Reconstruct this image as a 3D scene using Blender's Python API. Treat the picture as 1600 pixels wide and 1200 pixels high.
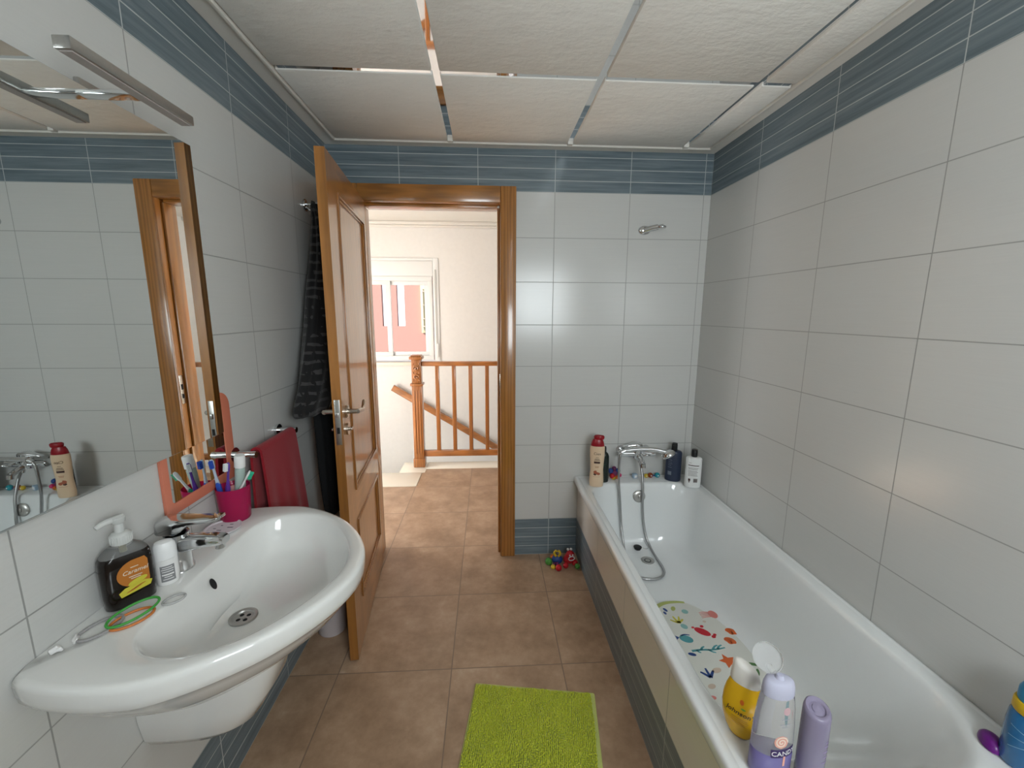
import bpy, bmesh, math, random
from math import sin, cos, pi, radians, sqrt, atan2
from mathutils import Vector, Matrix

for o in list(bpy.data.objects):
    bpy.data.objects.remove(o, do_unlink=True)
SC = bpy.context.scene
COL = SC.collection

# ------------------------------------------------------------------ camera
cam_data = bpy.data.cameras.new('camera')
cam = bpy.data.objects.new('camera', cam_data)
COL.objects.link(cam)
SC.camera = cam
FPX = 650.57
cam_data.sensor_fit = 'HORIZONTAL'
cam_data.sensor_width = 36.0
cam_data.lens = FPX / 1600 * 36.0
cam_data.clip_start = 0.01
cam_data.clip_end = 200
PIT, YAW, ROL, EYE = 0.1709, 0.0578, 0.0033, 1.4904
fw = Vector((sin(YAW) * cos(PIT), cos(YAW) * cos(PIT), -sin(PIT)))
rt = Vector((cos(YAW), -sin(YAW), 0))
up = rt.cross(fw)
rt2 = cos(ROL) * rt + sin(ROL) * up
up2 = -sin(ROL) * rt + cos(ROL) * up
M = Matrix(((rt2.x, up2.x, -fw.x, 0), (rt2.y, up2.y, -fw.y, 0), (rt2.z, up2.z, -fw.z, EYE), (0, 0, 0, 1)))
cam.matrix_world = M

# ------------------------------------------------------------------ world, sun, window light, exposure
world = bpy.data.worlds.new('world')
SC.world = world
world.use_nodes = True
bg = world.node_tree.nodes['Background']
bg.inputs['Color'].default_value = (0.80, 0.90, 1.0, 1)
bg.inputs['Strength'].default_value = 1.4


def lamp(name, kind, loc, target, energy, color, sx=1.0, sy=1.0):
    d = bpy.data.lights.new(name, kind)
    d.energy = energy
    d.color = color
    if kind == 'AREA':
        d.shape = 'RECTANGLE'
        d.size = sx
        d.size_y = sy
    o = bpy.data.objects.new(name, d)
    COL.objects.link(o)
    o.location = loc
    v = Vector(target) - Vector(loc)
    o.rotation_euler = v.to_track_quat('-Z', 'Y').to_euler()
    return o


sun = lamp('sun', 'SUN', (-10, 2.5, 8), (0, 4, 0), 47.0, (1.0, 0.95, 0.88))
sun.data.angle = 0.01
# daylight arriving through the bathroom window behind the camera
lamp('bathroom_window_daylight', 'AREA', (0.62, -0.57, 1.62), (0.50, 2.0, 1.55), 16.5, (0.90, 0.975, 1.0), 0.72, 0.74)
# added area light brightening the hall from its unseen left side (its sun patch comes from the sun above)
lamp('hall_added_light', 'AREA', (-2.50, 3.0, 0.95), (0.0, 3.2, 1.0), 31.0, (0.94, 0.975, 1.0), 0.95, 1.5)

SC.view_settings.view_transform = 'Standard'
SC.view_settings.look = 'None'
SC.view_settings.gamma = 1.0
SC.view_settings.exposure = 0.54
SC.view_settings.use_curve_mapping = False

# ------------------------------------------------------------------ dimensions
XL, XR, D, H = -0.8324, 1.2336, 2.3739, 2.3404
R = 0.2365           # tile row height
CW = 0.4134          # tile column width
XT = 0.5401          # front of the bathtub panel
YR = -0.60           # rear wall


# ------------------------------------------------------------------ node helpers
def new_mat(name):
    m = bpy.data.materials.new(name)
    m.use_nodes = True
    return m, m.node_tree, m.node_tree.nodes['Principled BSDF']


class NT:
    def __init__(s, t):
        s.t = t

    def n(s, k, **kw):
        x = s.t.nodes.new(k)
        for a, b in kw.items():
            setattr(x, a, b)
        return x

    def l(s, a, b):
        s.t.links.new(a, b)

    def m(s, op, a, b=None, c=None):
        x = s.n('ShaderNodeMath', operation=op)
        for i, v in enumerate((a, b, c)):
            if v is None:
                continue
            if isinstance(v, (int, float)):
                x.inputs[i].default_value = v
            else:
                s.l(v, x.inputs[i])
        return x.outputs[0]

    def mix(s, f, a, b):
        x = s.n('ShaderNodeMix', data_type='RGBA')
        for i, v in ((0, f), (6, a), (7, b)):
            if isinstance(v, (int, float)):
                x.inputs[i].default_value = v
            elif isinstance(v, tuple):
                x.inputs[i].default_value = (v[0], v[1], v[2], 1)
            else:
                s.l(v, x.inputs[i])
        return x.outputs[2]

    def coord(s, which='Object'):
        return s.n('ShaderNodeTexCoord').outputs[which]

    def mapping(s, vec, scale=(1, 1, 1), loc=(0, 0, 0), rot=(0, 0, 0)):
        x = s.n('ShaderNodeMapping')
        s.l(vec, x.inputs[0])
        x.inputs['Scale'].default_value = scale
        x.inputs['Location'].default_value = loc
        x.inputs['Rotation'].default_value = rot
        return x.outputs[0]

    def noise(s, vec, scale, detail=3, rough=0.5):
        x = s.n('ShaderNodeTexNoise')
        s.l(vec, x.inputs['Vector'])
        x.inputs['Scale'].default_value = scale
        x.inputs['Detail'].default_value = detail
        x.inputs['Roughness'].default_value = rough
        return x.outputs['Fac']

    def ramp(s, f, stops):
        x = s.n('ShaderNodeValToRGB')
        s.l(f, x.inputs[0])
        e = x.color_ramp.elements
        while len(e) < len(stops):
            e.new(0.5)
        for i, (p, c) in enumerate(stops):
            e[i].position = p
            e[i].color = (c[0], c[1], c[2], 1)
        return x.outputs[0]

    def bump(s, h, strength, dist, bsdf):
        x = s.n('ShaderNodeBump')
        x.inputs['Strength'].default_value = strength
        x.inputs['Distance'].default_value = dist
        s.l(h, x.inputs['Height'])
        s.l(x.outputs[0], bsdf.inputs['Normal'])


def mat(name, col, rough=0.5, metal=0.0, trans=0.0, ior=1.45, coat=0.0, noise=0.0, nscale=60, bump=0.0, alpha=1.0, sheen=0.0):
    m, t, b = new_mat(name)
    n = NT(t)
    b.inputs['Roughness'].default_value = rough
    b.inputs['Metallic'].default_value = metal
    b.inputs['Transmission Weight'].default_value = trans
    b.inputs['IOR'].default_value = ior
    b.inputs['Coat Weight'].default_value = coat
    b.inputs['Coat Roughness'].default_value = 0.05
    b.inputs['Alpha'].default_value = alpha
    b.inputs['Sheen Weight'].default_value = sheen
    f = n.noise(n.coord(), nscale, 3)
    a = tuple(max(0, c * (1 - noise)) for c in col)
    z = tuple(min(1, c * (1 + noise)) for c in col)
    n.l(n.mix(f, a, z), b.inputs['Base Color'])
    if bump:
        n.bump(f, 0.5, bump, b)
    return m


def tile_mat(name, axis, u0, zones=True, white=(0.62, 0.62, 0.60)):
    m, t, b = new_mat(name)
    n = NT(t)
    co = n.coord()
    sep = n.n('ShaderNodeSeparateXYZ')
    n.l(co, sep.inputs[0])
    u = sep.outputs['X' if axis == 'x' else 'Y']
    z = sep.outputs['Z']

    def dist(v, o, step):       # distance to nearest line
        f = n.m('FRACT', n.m('ADD', n.m('DIVIDE', n.m('SUBTRACT', v, o), step), 100.5))
        return n.m('MULTIPLY', n.m('ABSOLUTE', n.m('SUBTRACT', f, 0.5)), step)
    du = dist(u, u0, CW)
    dz = dist(z, 0.0, R)
    ds = dist(z, 0.0, R / 4)
    gw = n.m('LESS_THAN', n.m('MINIMUM', du, dz), 0.0016)
    gb = n.m('LESS_THAN', n.m('MINIMUM', du, ds), 0.0016)
    blue = n.m('MAXIMUM', n.m('GREATER_THAN', z, 9 * R), n.m('LESS_THAN', z, R))
    sc = (3, 3, 160) if axis == 'x' else (3, 3, 160)
    fine = n.noise(n.mapping(co, sc), 1.6, 4, 0.6)
    broad = n.noise(n.mapping(co, (2.0, 2.0, 45)), 1.3, 4, 0.65)
    wcol = n.mix(fine, tuple(c * 0.955 for c in white), tuple(min(1, c * 1.03) for c in white))
    bcol = n.ramp(broad, [(0.3, (0.108, 0.146, 0.170)), (0.5, (0.155, 0.200, 0.228)), (0.72, (0.215, 0.262, 0.290))])
    wcol = n.mix(gw, wcol, (0.33, 0.33, 0.315))
    bcol = n.mix(gb, bcol, (0.52, 0.55, 0.55))
    n.l(n.mix(blue, wcol, bcol), b.inputs['Base Color'])
    g = n.m('MAXIMUM', n.m('MULTIPLY', blue, gb), n.m('MULTIPLY', n.m('SUBTRACT', 1.0, blue), gw))
    n.l(n.m('ADD', n.m('MULTIPLY', g, 0.4), n.m('ADD', 0.20, n.m('MULTIPLY', blue, 0.12))), b.inputs['Roughness'])
    hgt = n.m('SUBTRACT', n.m('MULTIPLY', fine, 0.12), g)
    n.bump(hgt, 0.35, 0.0012, b)
    b.inputs['IOR'].default_value = 1.5
    return m


def wood_mat(name, base, axis='z', rough=0.28, coat=0.75):
    m, t, b = new_mat(name)
    n = NT(t)
    co = n.coord()
    s = {'z': (14, 14, 0.9), 'x': (0.9, 14, 14), 'y': (14, 0.9, 14)}[axis]
    mp = n.mapping(co, s)
    f1 = n.noise(mp, 3.0, 5, 0.6)
    w = n.n('ShaderNodeTexWave', wave_type='RINGS' if False else 'BANDS')
    n.l(n.mapping(co, tuple(v * 0.55 for v in s)), w.inputs[0])
    w.inputs['Scale'].default_value = 2.2
    w.inputs['Distortion'].default_value = 7.0
    w.inputs['Detail'].default_value = 3.0
    f = n.m('ADD', n.m('MULTIPLY', f1, 0.7), n.m('MULTIPLY', w.outputs['Fac'], 0.3))
    c = [tuple(k * v for k in base) for v in (0.66, 1.0, 1.25)]
    n.l(n.ramp(f, [(0.25, c[0]), (0.5, c[1]), (0.75, c[2])]), b.inputs['Base Color'])
    b.inputs['Roughness'].default_value = rough
    b.inputs['Coat Weight'].default_value = coat
    b.inputs['Coat Roughness'].default_value = 0.12
    n.bump(f, 0.25, 0.0006, b)
    return m


def floor_mat():
    m, t, b = new_mat('floor_tile')
    n = NT(t)
    co = n.coord()
    sep = n.n('ShaderNodeSeparateXYZ')
    n.l(co, sep.inputs[0])
    T = 0.4702

    def cell(v, o):
        return n.m('ADD', n.m('DIVIDE', n.m('SUBTRACT', v, o), T), 100.0)
    cx = cell(sep.outputs['X'], -0.1625)
    cy = cell(sep.outputs['Y'], 1.5449)

    def dd(c):
        f = n.m('FRACT', n.m('ADD', c, 0.5))
        return n.m('MULTIPLY', n.m('ABSOLUTE', n.m('SUBTRACT', f, 0.5)), T)
    g = n.m('LESS_THAN', n.m('MINIMUM', dd(cx), dd(cy)), 0.0024)
    cid = n.n('ShaderNodeCombineXYZ')
    n.l(n.m('FLOOR', cx), cid.inputs[0])
    n.l(n.m('FLOOR', cy), cid.inputs[1])
    wn = n.n('ShaderNodeTexWhiteNoise')
    n.l(cid.outputs[0], wn.inputs['Vector'])
    off = n.n('ShaderNodeVectorMath', operation='MULTIPLY_ADD')
    n.l(wn.outputs['Color'], off.inputs[0])
    off.inputs[1].default_value = (7, 7, 7)
    n.l(co, off.inputs[2])
    f1 = n.noise(off.outputs[0], 5.5, 7, 0.66)
    f2 = n.noise(off.outputs[0], 26, 5, 0.7)
    f = n.m('ADD', n.m('MULTIPLY', f1, 0.72), n.m('MULTIPLY', f2, 0.28))
    c = n.ramp(f, [(0.34, (0.30, 0.188, 0.115)), (0.5, (0.41, 0.27, 0.172)), (0.62, (0.49, 0.338, 0.225)), (0.74, (0.60, 0.46, 0.345))])
    n.l(n.mix(g, c, (0.24, 0.165, 0.115)), b.inputs['Base Color'])
    n.l(n.m('ADD', n.m('MULTIPLY', f2, 0.3), 0.24), b.inputs['Roughness'])
    n.bump(n.m('SUBTRACT', n.m('MULTIPLY', f, 0.5), n.m('MULTIPLY', g, 0.8)), 0.25, 0.0015, b)
    return m


def plaster_mat(name, col, sc=9, dist=0.004, rough=0.85):
    m, t, b = new_mat(name)
    n = NT(t)
    co = n.coord()
    f = n.noise(n.mapping(co, (1.0, 1.7, 1.0)), sc, 6, 0.62)
    f2 = n.noise(co, sc * 5, 3, 0.5)
    n.l(n.mix(f, tuple(c * 0.95 for c in col), tuple(min(1, c * 1.04) for c in col)), b.inputs['Base Color'])
    b.inputs['Roughness'].default_value = rough
    n.bump(n.m('ADD', f, n.m('MULTIPLY', f2, 0.18)), 0.55, dist, b)
    return m


def stripes_mat():
    m, t, b = new_mat('dark_striped_cloth')
    n = NT(t)
    co = n.coord()
    sep = n.n('ShaderNodeSeparateXYZ')
    n.l(co, sep.inputs[0])
    wob = n.noise(co, 9, 3)
    v = n.m('FRACT', n.m('ADD', n.m('MULTIPLY', sep.outputs['Z'], 26.0), n.m('MULTIPLY', wob, 1.1)))
    s = n.m('GREATER_THAN', v, 0.66)
    pt = n.m('GREATER_THAN', n.noise(n.mapping(co, (30, 30, 12)), 1.0, 2), 0.47)
    n.l(n.mix(n.m('MULTIPLY', s, pt), (0.006, 0.006, 0.007), (0.05, 0.048, 0.05)), b.inputs['Base Color'])
    b.inputs['Roughness'].default_value = 0.95
    b.inputs['Sheen Weight'].default_value = 0.2
    return m


M_TILE_X = tile_mat('wall_tile_back', 'x', 0.3663)
M_TILE_YR = tile_mat('wall_tile_right', 'y', 1.1329)
M_TILE_YL = tile_mat('wall_tile_left', 'y', 1.1296)
M_TILE_YT = tile_mat('bath_panel_tile_lit', 'y', 1.885 - 2 * CW, white=(0.80, 0.765, 0.70))  # same white tile, lighter and warmer: light falling on the panel put into its colour
M_FLOOR = floor_mat()
M_CEIL = plaster_mat('ceiling_plaster', (0.86, 0.84, 0.79), 11, 0.010)
M_TRIMW = mat('white_trim', (0.80, 0.77, 0.71), 0.6, noise=0.02)
M_HALLW = plaster_mat('hall_plaster', (0.84, 0.82, 0.785), 25, 0.0008)
M_MARBLE = mat('cream_marble', (0.84, 0.78, 0.66), 0.25, noise=0.05, nscale=7)
M_WOOD = wood_mat('oak_vertical', (0.37, 0.150, 0.030), 'z')
M_WOODX = wood_mat('oak_across', (0.37, 0.150, 0.030), 'x')
M_WOODY = wood_mat('oak_along', (0.37, 0.150, 0.030), 'y')
M_WOODR = wood_mat('railing_oak', (0.36, 0.13, 0.03), 'z', 0.35)
M_WOODRX = wood_mat('railing_oak_across', (0.36, 0.13, 0.03), 'x', 0.35)
M_WOODD = wood_mat('dark_oak_moulding', (0.30, 0.12, 0.03), 'z')
M_CHROME = mat('chrome', (0.72, 0.73, 0.74), 0.09, 1.0)
M_CHROMEB = mat('bright_chrome', (0.85, 0.86, 0.87), 0.03, 1.0)
M_STEEL = mat('brushed_steel', (0.52, 0.51, 0.49), 0.32, 1.0, noise=0.08, nscale=200)
M_NICKEL = mat('satin_nickel', (0.55, 0.50, 0.44), 0.22, 1.0)
M_MIRROR = mat('mirror_silver', (0.80, 0.83, 0.82), 0.0, 1.0)
M_GLASS = mat('window_glass', (1, 1, 1), 0.0, 0, 1.0, 1.02)
M_CERAM = mat('white_ceramic', (0.80, 0.80, 0.78), 0.09, coat=0.6, noise=0.01)
M_ENAMEL = mat('bath_enamel', (0.80, 0.82, 0.82), 0.08, coat=0.6, noise=0.01)
M_BLACK = mat('black_plastic', (0.012, 0.012, 0.013), 0.35)
M_DARK = mat('dark_hole', (0.01, 0.01, 0.01), 0.8)
M_WHITEP = mat('white_plastic', (0.82, 0.81, 0.80), 0.35)
M_PVC = mat('white_window_frame', (0.86, 0.86, 0.84), 0.35)
M_SALMON = plaster_mat('salmon_render', (0.235, 0.120, 0.098), 20, 0.002)
M_YELLOW_W = mat('pale_yellow_shutter', (0.30, 0.27, 0.16), 0.6)


# ------------------------------------------------------------------ mesh helpers
def BM():
    return bmesh.new()


def setm(bm, n0, mi):
    if mi:
        bm.faces.ensure_lookup_table()
        for f in bm.faces[n0:]:
            f.material_index = mi


def box(bm, x0, x1, y0, y1, z0, z1, mi=0, bev=0.0, seg=2):
    n0 = len(bm.faces)
    b = bmesh.new()
    vs = [b.verts.new((x, y, z)) for x in (x0, x1) for y in (y0, y1) for z in (z0, z1)]
    for q in ((0, 1, 3, 2), (4, 6, 7, 5), (0, 4, 5, 1), (2, 3, 7, 6), (0, 2, 6, 4), (1, 5, 7, 3)):
        b.faces.new([vs[i] for i in q])
    bmesh.ops.recalc_face_normals(b, faces=b.faces)
    if bev:
        bmesh.ops.bevel(b, geom=list(b.edges), offset=bev, segments=seg, profile=0.5, affect='EDGES')
    join(bm, b, mi)


def join(bm, b, mi=0, mtx=None):
    vm = {}
    for v in b.verts:
        vm[v] = bm.verts.new(mtx @ v.co if mtx else v.co)
    for f in b.faces:
        try:
            g = bm.faces.new([vm[v] for v in f.verts])
            g.material_index = mi if mi is not None else f.material_index
            g.smooth = f.smooth
        except ValueError:
            pass
    b.free()


def loft(bm, rings, mi=0, cap0=True, cap1=True, smooth=True, closed=True):
    vr = [[bm.verts.new(p) for p in r] for r in rings]
    n = len(vr[0])
    for a, b in zip(vr, vr[1:]):
        for i in range(n if closed else n - 1):
            j = (i + 1) % n
            f = bm.faces.new((a[i], a[j], b[j], b[i]))
            f.smooth = smooth
            f.material_index = mi
    if cap0:
        f = bm.faces.new(vr[0][::-1]); f.material_index = mi
    if cap1:
        f = bm.faces.new(vr[-1]); f.material_index = mi
    return vr


def lathe(bm, prof, mi=0, seg=32, cx=0, cy=0, ry=1.0, cap0=True, cap1=True, smooth=True, mtx=None):
    b = bmesh.new()
    rings = [[(cx + r * cos(2 * pi * i / seg), cy + ry * r * sin(2 * pi * i / seg), z) for i in range(seg)] for r, z in prof]
    loft(b, rings, 0, cap0, cap1, smooth)
    join(bm, b, mi, mtx)


def cyl(bm, p, q, r, mi=0, seg=20, r2=None):
    p, q = Vector(p), Vector(q)
    d = q - p
    b = bmesh.new()
    rr = r if r2 is None else r2
    loft(b, [[(r * cos(2 * pi * i / seg), r * sin(2 * pi * i / seg), 0) for i in range(seg)],
             [(rr * cos(2 * pi * i / seg), rr * sin(2 * pi * i / seg), d.length) for i in range(seg)]])
    join(bm, b, mi, Matrix.Translation(p) @ d.to_track_quat('Z', 'Y').to_matrix().to_4x4())


def catmull(pts, n=8, closed=False):
    P = [Vector(p) for p in pts]
    out = []
    m = len(P)
    rng = range(m) if closed else range(m - 1)
    for i in rng:
        if closed:
            a, b, c, d = P[i - 1], P[i], P[(i + 1) % m], P[(i + 2) % m]
        else:
            a, b, c, d = P[max(i - 1, 0)], P[i], P[i + 1], P[min(i + 2, m - 1)]
        for k in range(n):
            t = k / n
            out.append(0.5 * ((2 * b) + (c - a) * t + (2 * a - 5 * b + 4 * c - d) * t * t + (3 * b - a - 3 * c + d) * t ** 3))
    if not closed:
        out.append(P[-1])
    return out


def tube(bm, pts, r, mi=0, seg=10, n=8, closed=False, smoothpath=True, taper=None, flat=1.0):
    P = catmull(pts, n, closed) if smoothpath else [Vector(p) for p in pts]
    m = len(P)
    rings = []
    ref = None
    for i in range(m):
        if closed:
            t = (P[(i + 1) % m] - P[i - 1]).normalized()
        else:
            t = (P[min(i + 1, m - 1)] - P[max(i - 1, 0)]).normalized()
        if ref is None:
            ref = Vector((0, 0, 1)) if abs(t.z) < 0.9 else Vector((1, 0, 0))
        a = (ref - t * ref.dot(t)).normalized()
        ref = a
        b = t.cross(a)
        rr = r * (taper(i / (m - 1)) if taper else 1.0)
        rings.append([P[i] + a * rr * flat * cos(2 * pi * k / seg) + b * rr * sin(2 * pi * k / seg) for k in range(seg)])
    if closed:
        rings.append(rings[0])
        loft(bm, rings, mi, False, False)
        bmesh.ops.remove_doubles(bm, verts=bm.verts, dist=1e-6)
    else:
        loft(bm, rings, mi)


def ball(bm, c, r, mi=0, seg=20, rings=12, s=(1, 1, 1), rot=None):
    b = bmesh.new()
    bmesh.ops.create_uvsphere(b, u_segments=seg, v_segments=rings, radius=r)
    for f in b.faces:
        f.smooth = True
    m = Matrix.Translation(c)
    if rot is not None:
        m = m @ rot.to_4x4()
    m = m @ Matrix.Diagonal((s[0], s[1], s[2], 1))
    join(bm, b, mi, m)


def prism(bm, poly, z0, z1, mi=0, mtx=None, smooth=False):
    b = bmesh.new()
    loft(b, [[(x, y, z0) for x, y in poly], [(x, y, z1) for x, y in poly]], 0, smooth=smooth)
    join(bm, b, mi, mtx)


def make(name, bm, mats, parent=None, loc=None, rot=None, sharp=40, bevel=0.0):
    bmesh.ops.recalc_face_normals(bm, faces=bm.faces)
    me = bpy.data.meshes.new(name)
    bm.to_mesh(me)
    bm.free()
    o = bpy.data.objects.new(name, me)
    COL.objects.link(o)
    for m in (mats if isinstance(mats, (list, tuple)) else [mats]):
        me.materials.append(m)
    if parent is not None:
        o.parent = parent
    if loc is not None:
        o.location = loc
    if rot is not None:
        o.rotation_euler = rot
    try:
        for p in me.polygons:
            p.use_smooth = p.use_smooth or sharp >= 180
        me.set_sharp_from_angle(angle=radians(sharp))
    except Exception:
        pass
    return o


def tag(o, label, cat, group=None):
    o['label'] = label
    o['category'] = cat
    if group:
        o['group'] = group
    return o


def thing(name, label, cat, loc=(0, 0, 0), rotz=0.0, group=None):
    o = bpy.data.objects.new(name, None)
    o.empty_display_size = 0.05
    COL.objects.link(o)
    o.location = loc
    o.rotation_euler = (0, 0, rotz)
    return tag(o, label, cat, group)


def struct(name, bm, mats, parent=None, loc=None):
    o = make(name, bm, mats, parent, loc)
    if parent is None:
        o['kind'] = 'structure'
    return o


def text_bm(s, size, depth=0.0004, align='CENTER', shear=0.0, spacing=1.0):
    cu = bpy.data.curves.new('lettering', 'FONT')
    cu.body = s
    cu.size = size
    cu.extrude = depth
    cu.align_x = align
    cu.align_y = 'CENTER'
    cu.shear = shear
    cu.space_character = spacing
    cu.resolution_u = 3
    o = bpy.data.objects.new('lettering', cu)
    COL.objects.link(o)
    me = bpy.data.meshes.new_from_object(o.evaluated_get(bpy.context.evaluated_depsgraph_get()))
    b = bmesh.new()
    b.from_mesh(me)
    bpy.data.objects.remove(o, do_unlink=True)
    bpy.data.curves.remove(cu)
    bpy.data.meshes.remove(me)
    return b


def wrap(bm, b, mi, rx, ry, zc, phi=0.0, lift=0.0006, tilt=0.0, rf=None):
    """lay a flat drawing (x right, y up, z out) on an elliptical bottle wall whose front faces local -Y"""
    for v in b.verts:
        x, y, z = v.co
        if tilt:
            x, y = x * cos(tilt) - y * sin(tilt), x * sin(tilt) + y * cos(tilt)
        k = rf(zc + y) if rf else 1.0
        a = phi + x / rx
        v.co = ((rx * k + lift + z) * sin(a), -(ry * k + lift + z) * cos(a), zc + y)
    join(bm, b, mi)


def patch(w, h, nx=14, ny=4, shape=None):
    """flat rectangular (or shaped) drawing patch"""
    b = bmesh.new()
    g = [[None] * (ny + 1) for _ in range(nx + 1)]
    for i in range(nx + 1):
        for j in range(ny + 1):
            u, v = i / nx * 2 - 1, j / ny * 2 - 1
            if shape == 'ellipse':
                s = sqrt(max(0, 1 - v * v * 0.999))
                x, y = u * w / 2 * s, v * h / 2
            else:
                x, y = u * w / 2, v * h / 2
            g[i][j] = b.verts.new((x, y, 0))
    for i in range(nx):
        for j in range(ny):
            f = b.faces.new((g[i][j], g[i + 1][j], g[i + 1][j + 1], g[i][j + 1]))
            f.smooth = True
    return b


def rrect(x0, x1, y0, y1, r, n=8, m=10):
    """rounded rectangle outline, equal sample counts on sides and corners"""
    if not isinstance(r, (list, tuple)):
        r = [r] * 4
    out = []
    cs = [(x1 - r[0], y0 + r[0], -pi / 2, r[0]), (x1 - r[1], y1 - r[1], 0, r[1]), (x0 + r[2], y1 - r[2], pi / 2, r[2]), (x0 + r[3], y0 + r[3], pi, r[3])]
    arcs = [[(cx + q * cos(a + pi / 2 * k / n), cy + q * sin(a + pi / 2 * k / n)) for k in range(n + 1)] for cx, cy, a, q in cs]
    for i in range(4):
        out += arcs[i]
        p, q = arcs[i][-1], arcs[(i + 1) % 4][0]
        out += [(p[0] + (q[0] - p[0]) * k / m, p[1] + (q[1] - p[1]) * k / m) for k in range(1, m)]
    return out


# ================================================================== SETTING: bathroom shell
def shell(name, boxes, mats):
    b = BM()
    for q in boxes:
        box(b, *q)
    return struct(name, b, mats)


DX0, DX1, DZ = -0.698, 0.092, 2.088      # rough door opening
shell('wall_back', [(XL - 0.1, DX0, D, D + 0.06, 0, H + 0.1), (DX1, XR + 0.1, D, D + 0.06, 0, H + 0.1), (DX0, DX1, D, D + 0.06, DZ, H + 0.1)], M_TILE_X)
shell('wall_left', [(XL - 0.1, XL, YR, D, 0, H + 0.1)], M_TILE_YL)
shell('wall_right', [(XR, XR + 0.1, YR, D, 0, H + 0.1)], M_TILE_YR)
WX0, WX1, WZ0, WZ1 = 0.26, 0.98, 1.24, 2.0
shell('wall_rear', [(XL - 0.1, WX0, YR - 0.12, YR, 0, H + 0.1), (WX1, XR + 0.1, YR - 0.12, YR, 0, H + 0.1),
                    (WX0, WX1, YR - 0.12, YR, 0, WZ0), (WX0, WX1, YR - 0.12, YR, WZ1, H + 0.1)], M_TILE_X)
shell('floor', [(XL, XR, YR, D, -0.06, 0), (-2.6, 1.6, D, 3.445, -0.06, 0), (-0.625, 1.6, 3.445, 3.85, -0.06, 0)], M_FLOOR)


def window(name, x0, x1, z0, z1, y, depth, split=True):
    """white sliding window whose room side is at y"""
    b = BM()
    w = 0.05
    box(b, x0, x1, y, y + depth, z0, z0 + w, bev=0.004)
    box(b, x0, x1, y, y + depth, z1 - w, z1, bev=0.004)
    box(b, x0, x0 + w, y, y + depth, z0 + w, z1 - w, bev=0.004)
    box(b, x1 - w, x1, y, y + depth, z0 + w, z1 - w, bev=0.004)
    root = struct(name, b, M_PVC)
    xm = (x0 + x1) / 2
    spans = [(x0 + w, xm + 0.03, 0.012, 0.04), (xm - 0.03, x1 - w, 0.044, 0.072)]
    for a, c, d0, d1 in spans:
        f = BM()
        s = 0.045
        box(f, a, c, y + d0, y + d1, z0 + w, z0 + w + s, bev=0.003)
        box(f, a, c, y + d0, y + d1, z1 - w - s, z1 - w, bev=0.003)
        box(f, a, a + s, y + d0, y + d1, z0 + w + s, z1 - w - s, bev=0.003)
        box(f, c - s, c, y + d0, y + d1, z0 + w + s, z1 - w - s, bev=0.003)
        sash = make('sash', f, M_PVC, root)
        g = BM()
        box(g, a + s, c - s, y + (d0 + d1) / 2 - 0.002, y + (d0 + d1) / 2 + 0.002, z0 + w + s, z1 - w - s)
        make('pane', g, M_GLASS, sash)
    return root


window('window_2', WX0, WX1, WZ0, WZ1, YR - 0.1, 0.085)

# ------------------------------------------------------------------ ceiling: plaster panels on chrome strips, white border
b = BM()
box(b, XL, XR, YR, D, H + 0.03, H + 0.1)
ceiling = struct('ceiling', b, M_TRIMW)
PX = [-0.181, 0.424, 1.027]
PYL = [-0.135, 0.47, 1.075, 1.676]
BX0, BX1, BY1, BY0 = -0.752, 1.163, 2.287, YR + 0.08
xs = [BX0] + PX + [BX1]
ys = [BY0] + PYL + [BY1]
GX, GY = 0.0135, 0.011
for i in range(len(xs) - 1):
    for j in range(len(ys) - 1):
        p = BM()
        x0 = xs[i] + (GX if i else 0.004); x1 = xs[i + 1] - (GX if i < len(xs) - 2 else 0.004)
        y0 = ys[j] + (GY if j else 0.004); y1 = ys[j + 1] - (GY if j < len(ys) - 2 else 0.004)
        box(p, x0, x1, y0, y1, H - 0.006, H + 0.028, bev=0.006, seg=2)
        make('ceiling_panel', p, M_CEIL, ceiling)
for x in PX:
    p = BM()
    box(p, x - 0.017, x + 0.017, BY0, BY1, H + 0.004, H + 0.029)
    make('chrome_strip', p, M_CHROMEB, ceiling)
for y in PYL:
    for i in range(len(xs) - 1):
        p = BM()
        box(p, xs[i] + 0.018, xs[i + 1] - 0.018, y - 0.010, y + 0.010, H - 0.002, H + 0.029)
        make('chrome_strip', p, M_CHROMEB, ceiling)
p = BM()
# border: flat ledge with a small raised lip towards the panels
for (x0, x1, y0, y1) in ((XL + 0.001, BX0 - 0.012, YR, D), (BX1 + 0.012, XR - 0.001, YR, D), (BX0 - 0.012, BX1 + 0.012, BY1 + 0.012, D - 0.001), (BX0 - 0.012, BX1 + 0.012, YR, BY0 - 0.012)):
    box(p, x0, x1, y0, y1, H, H + 0.029)
for (x0, x1, y0, y1) in ((BX0 - 0.013, BX0, BY0, BY1), (BX1, BX1 + 0.013, BY0, BY1), (BX0 - 0.013, BX1 + 0.013, BY1, BY1 + 0.013), (BX0 - 0.013, BX1 + 0.013, BY0 - 0.013, BY0)):
    box(p, x0, x1, y0, y1, H - 0.012, H + 0.029, bev=0.003)
for x in PX:
    box(p, x - 0.013, x + 0.013, BY1 - 0.022, BY1 + 0.002, H - 0.010, H + 0.004)
make('border_moulding', p, M_TRIMW, ceiling)

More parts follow.
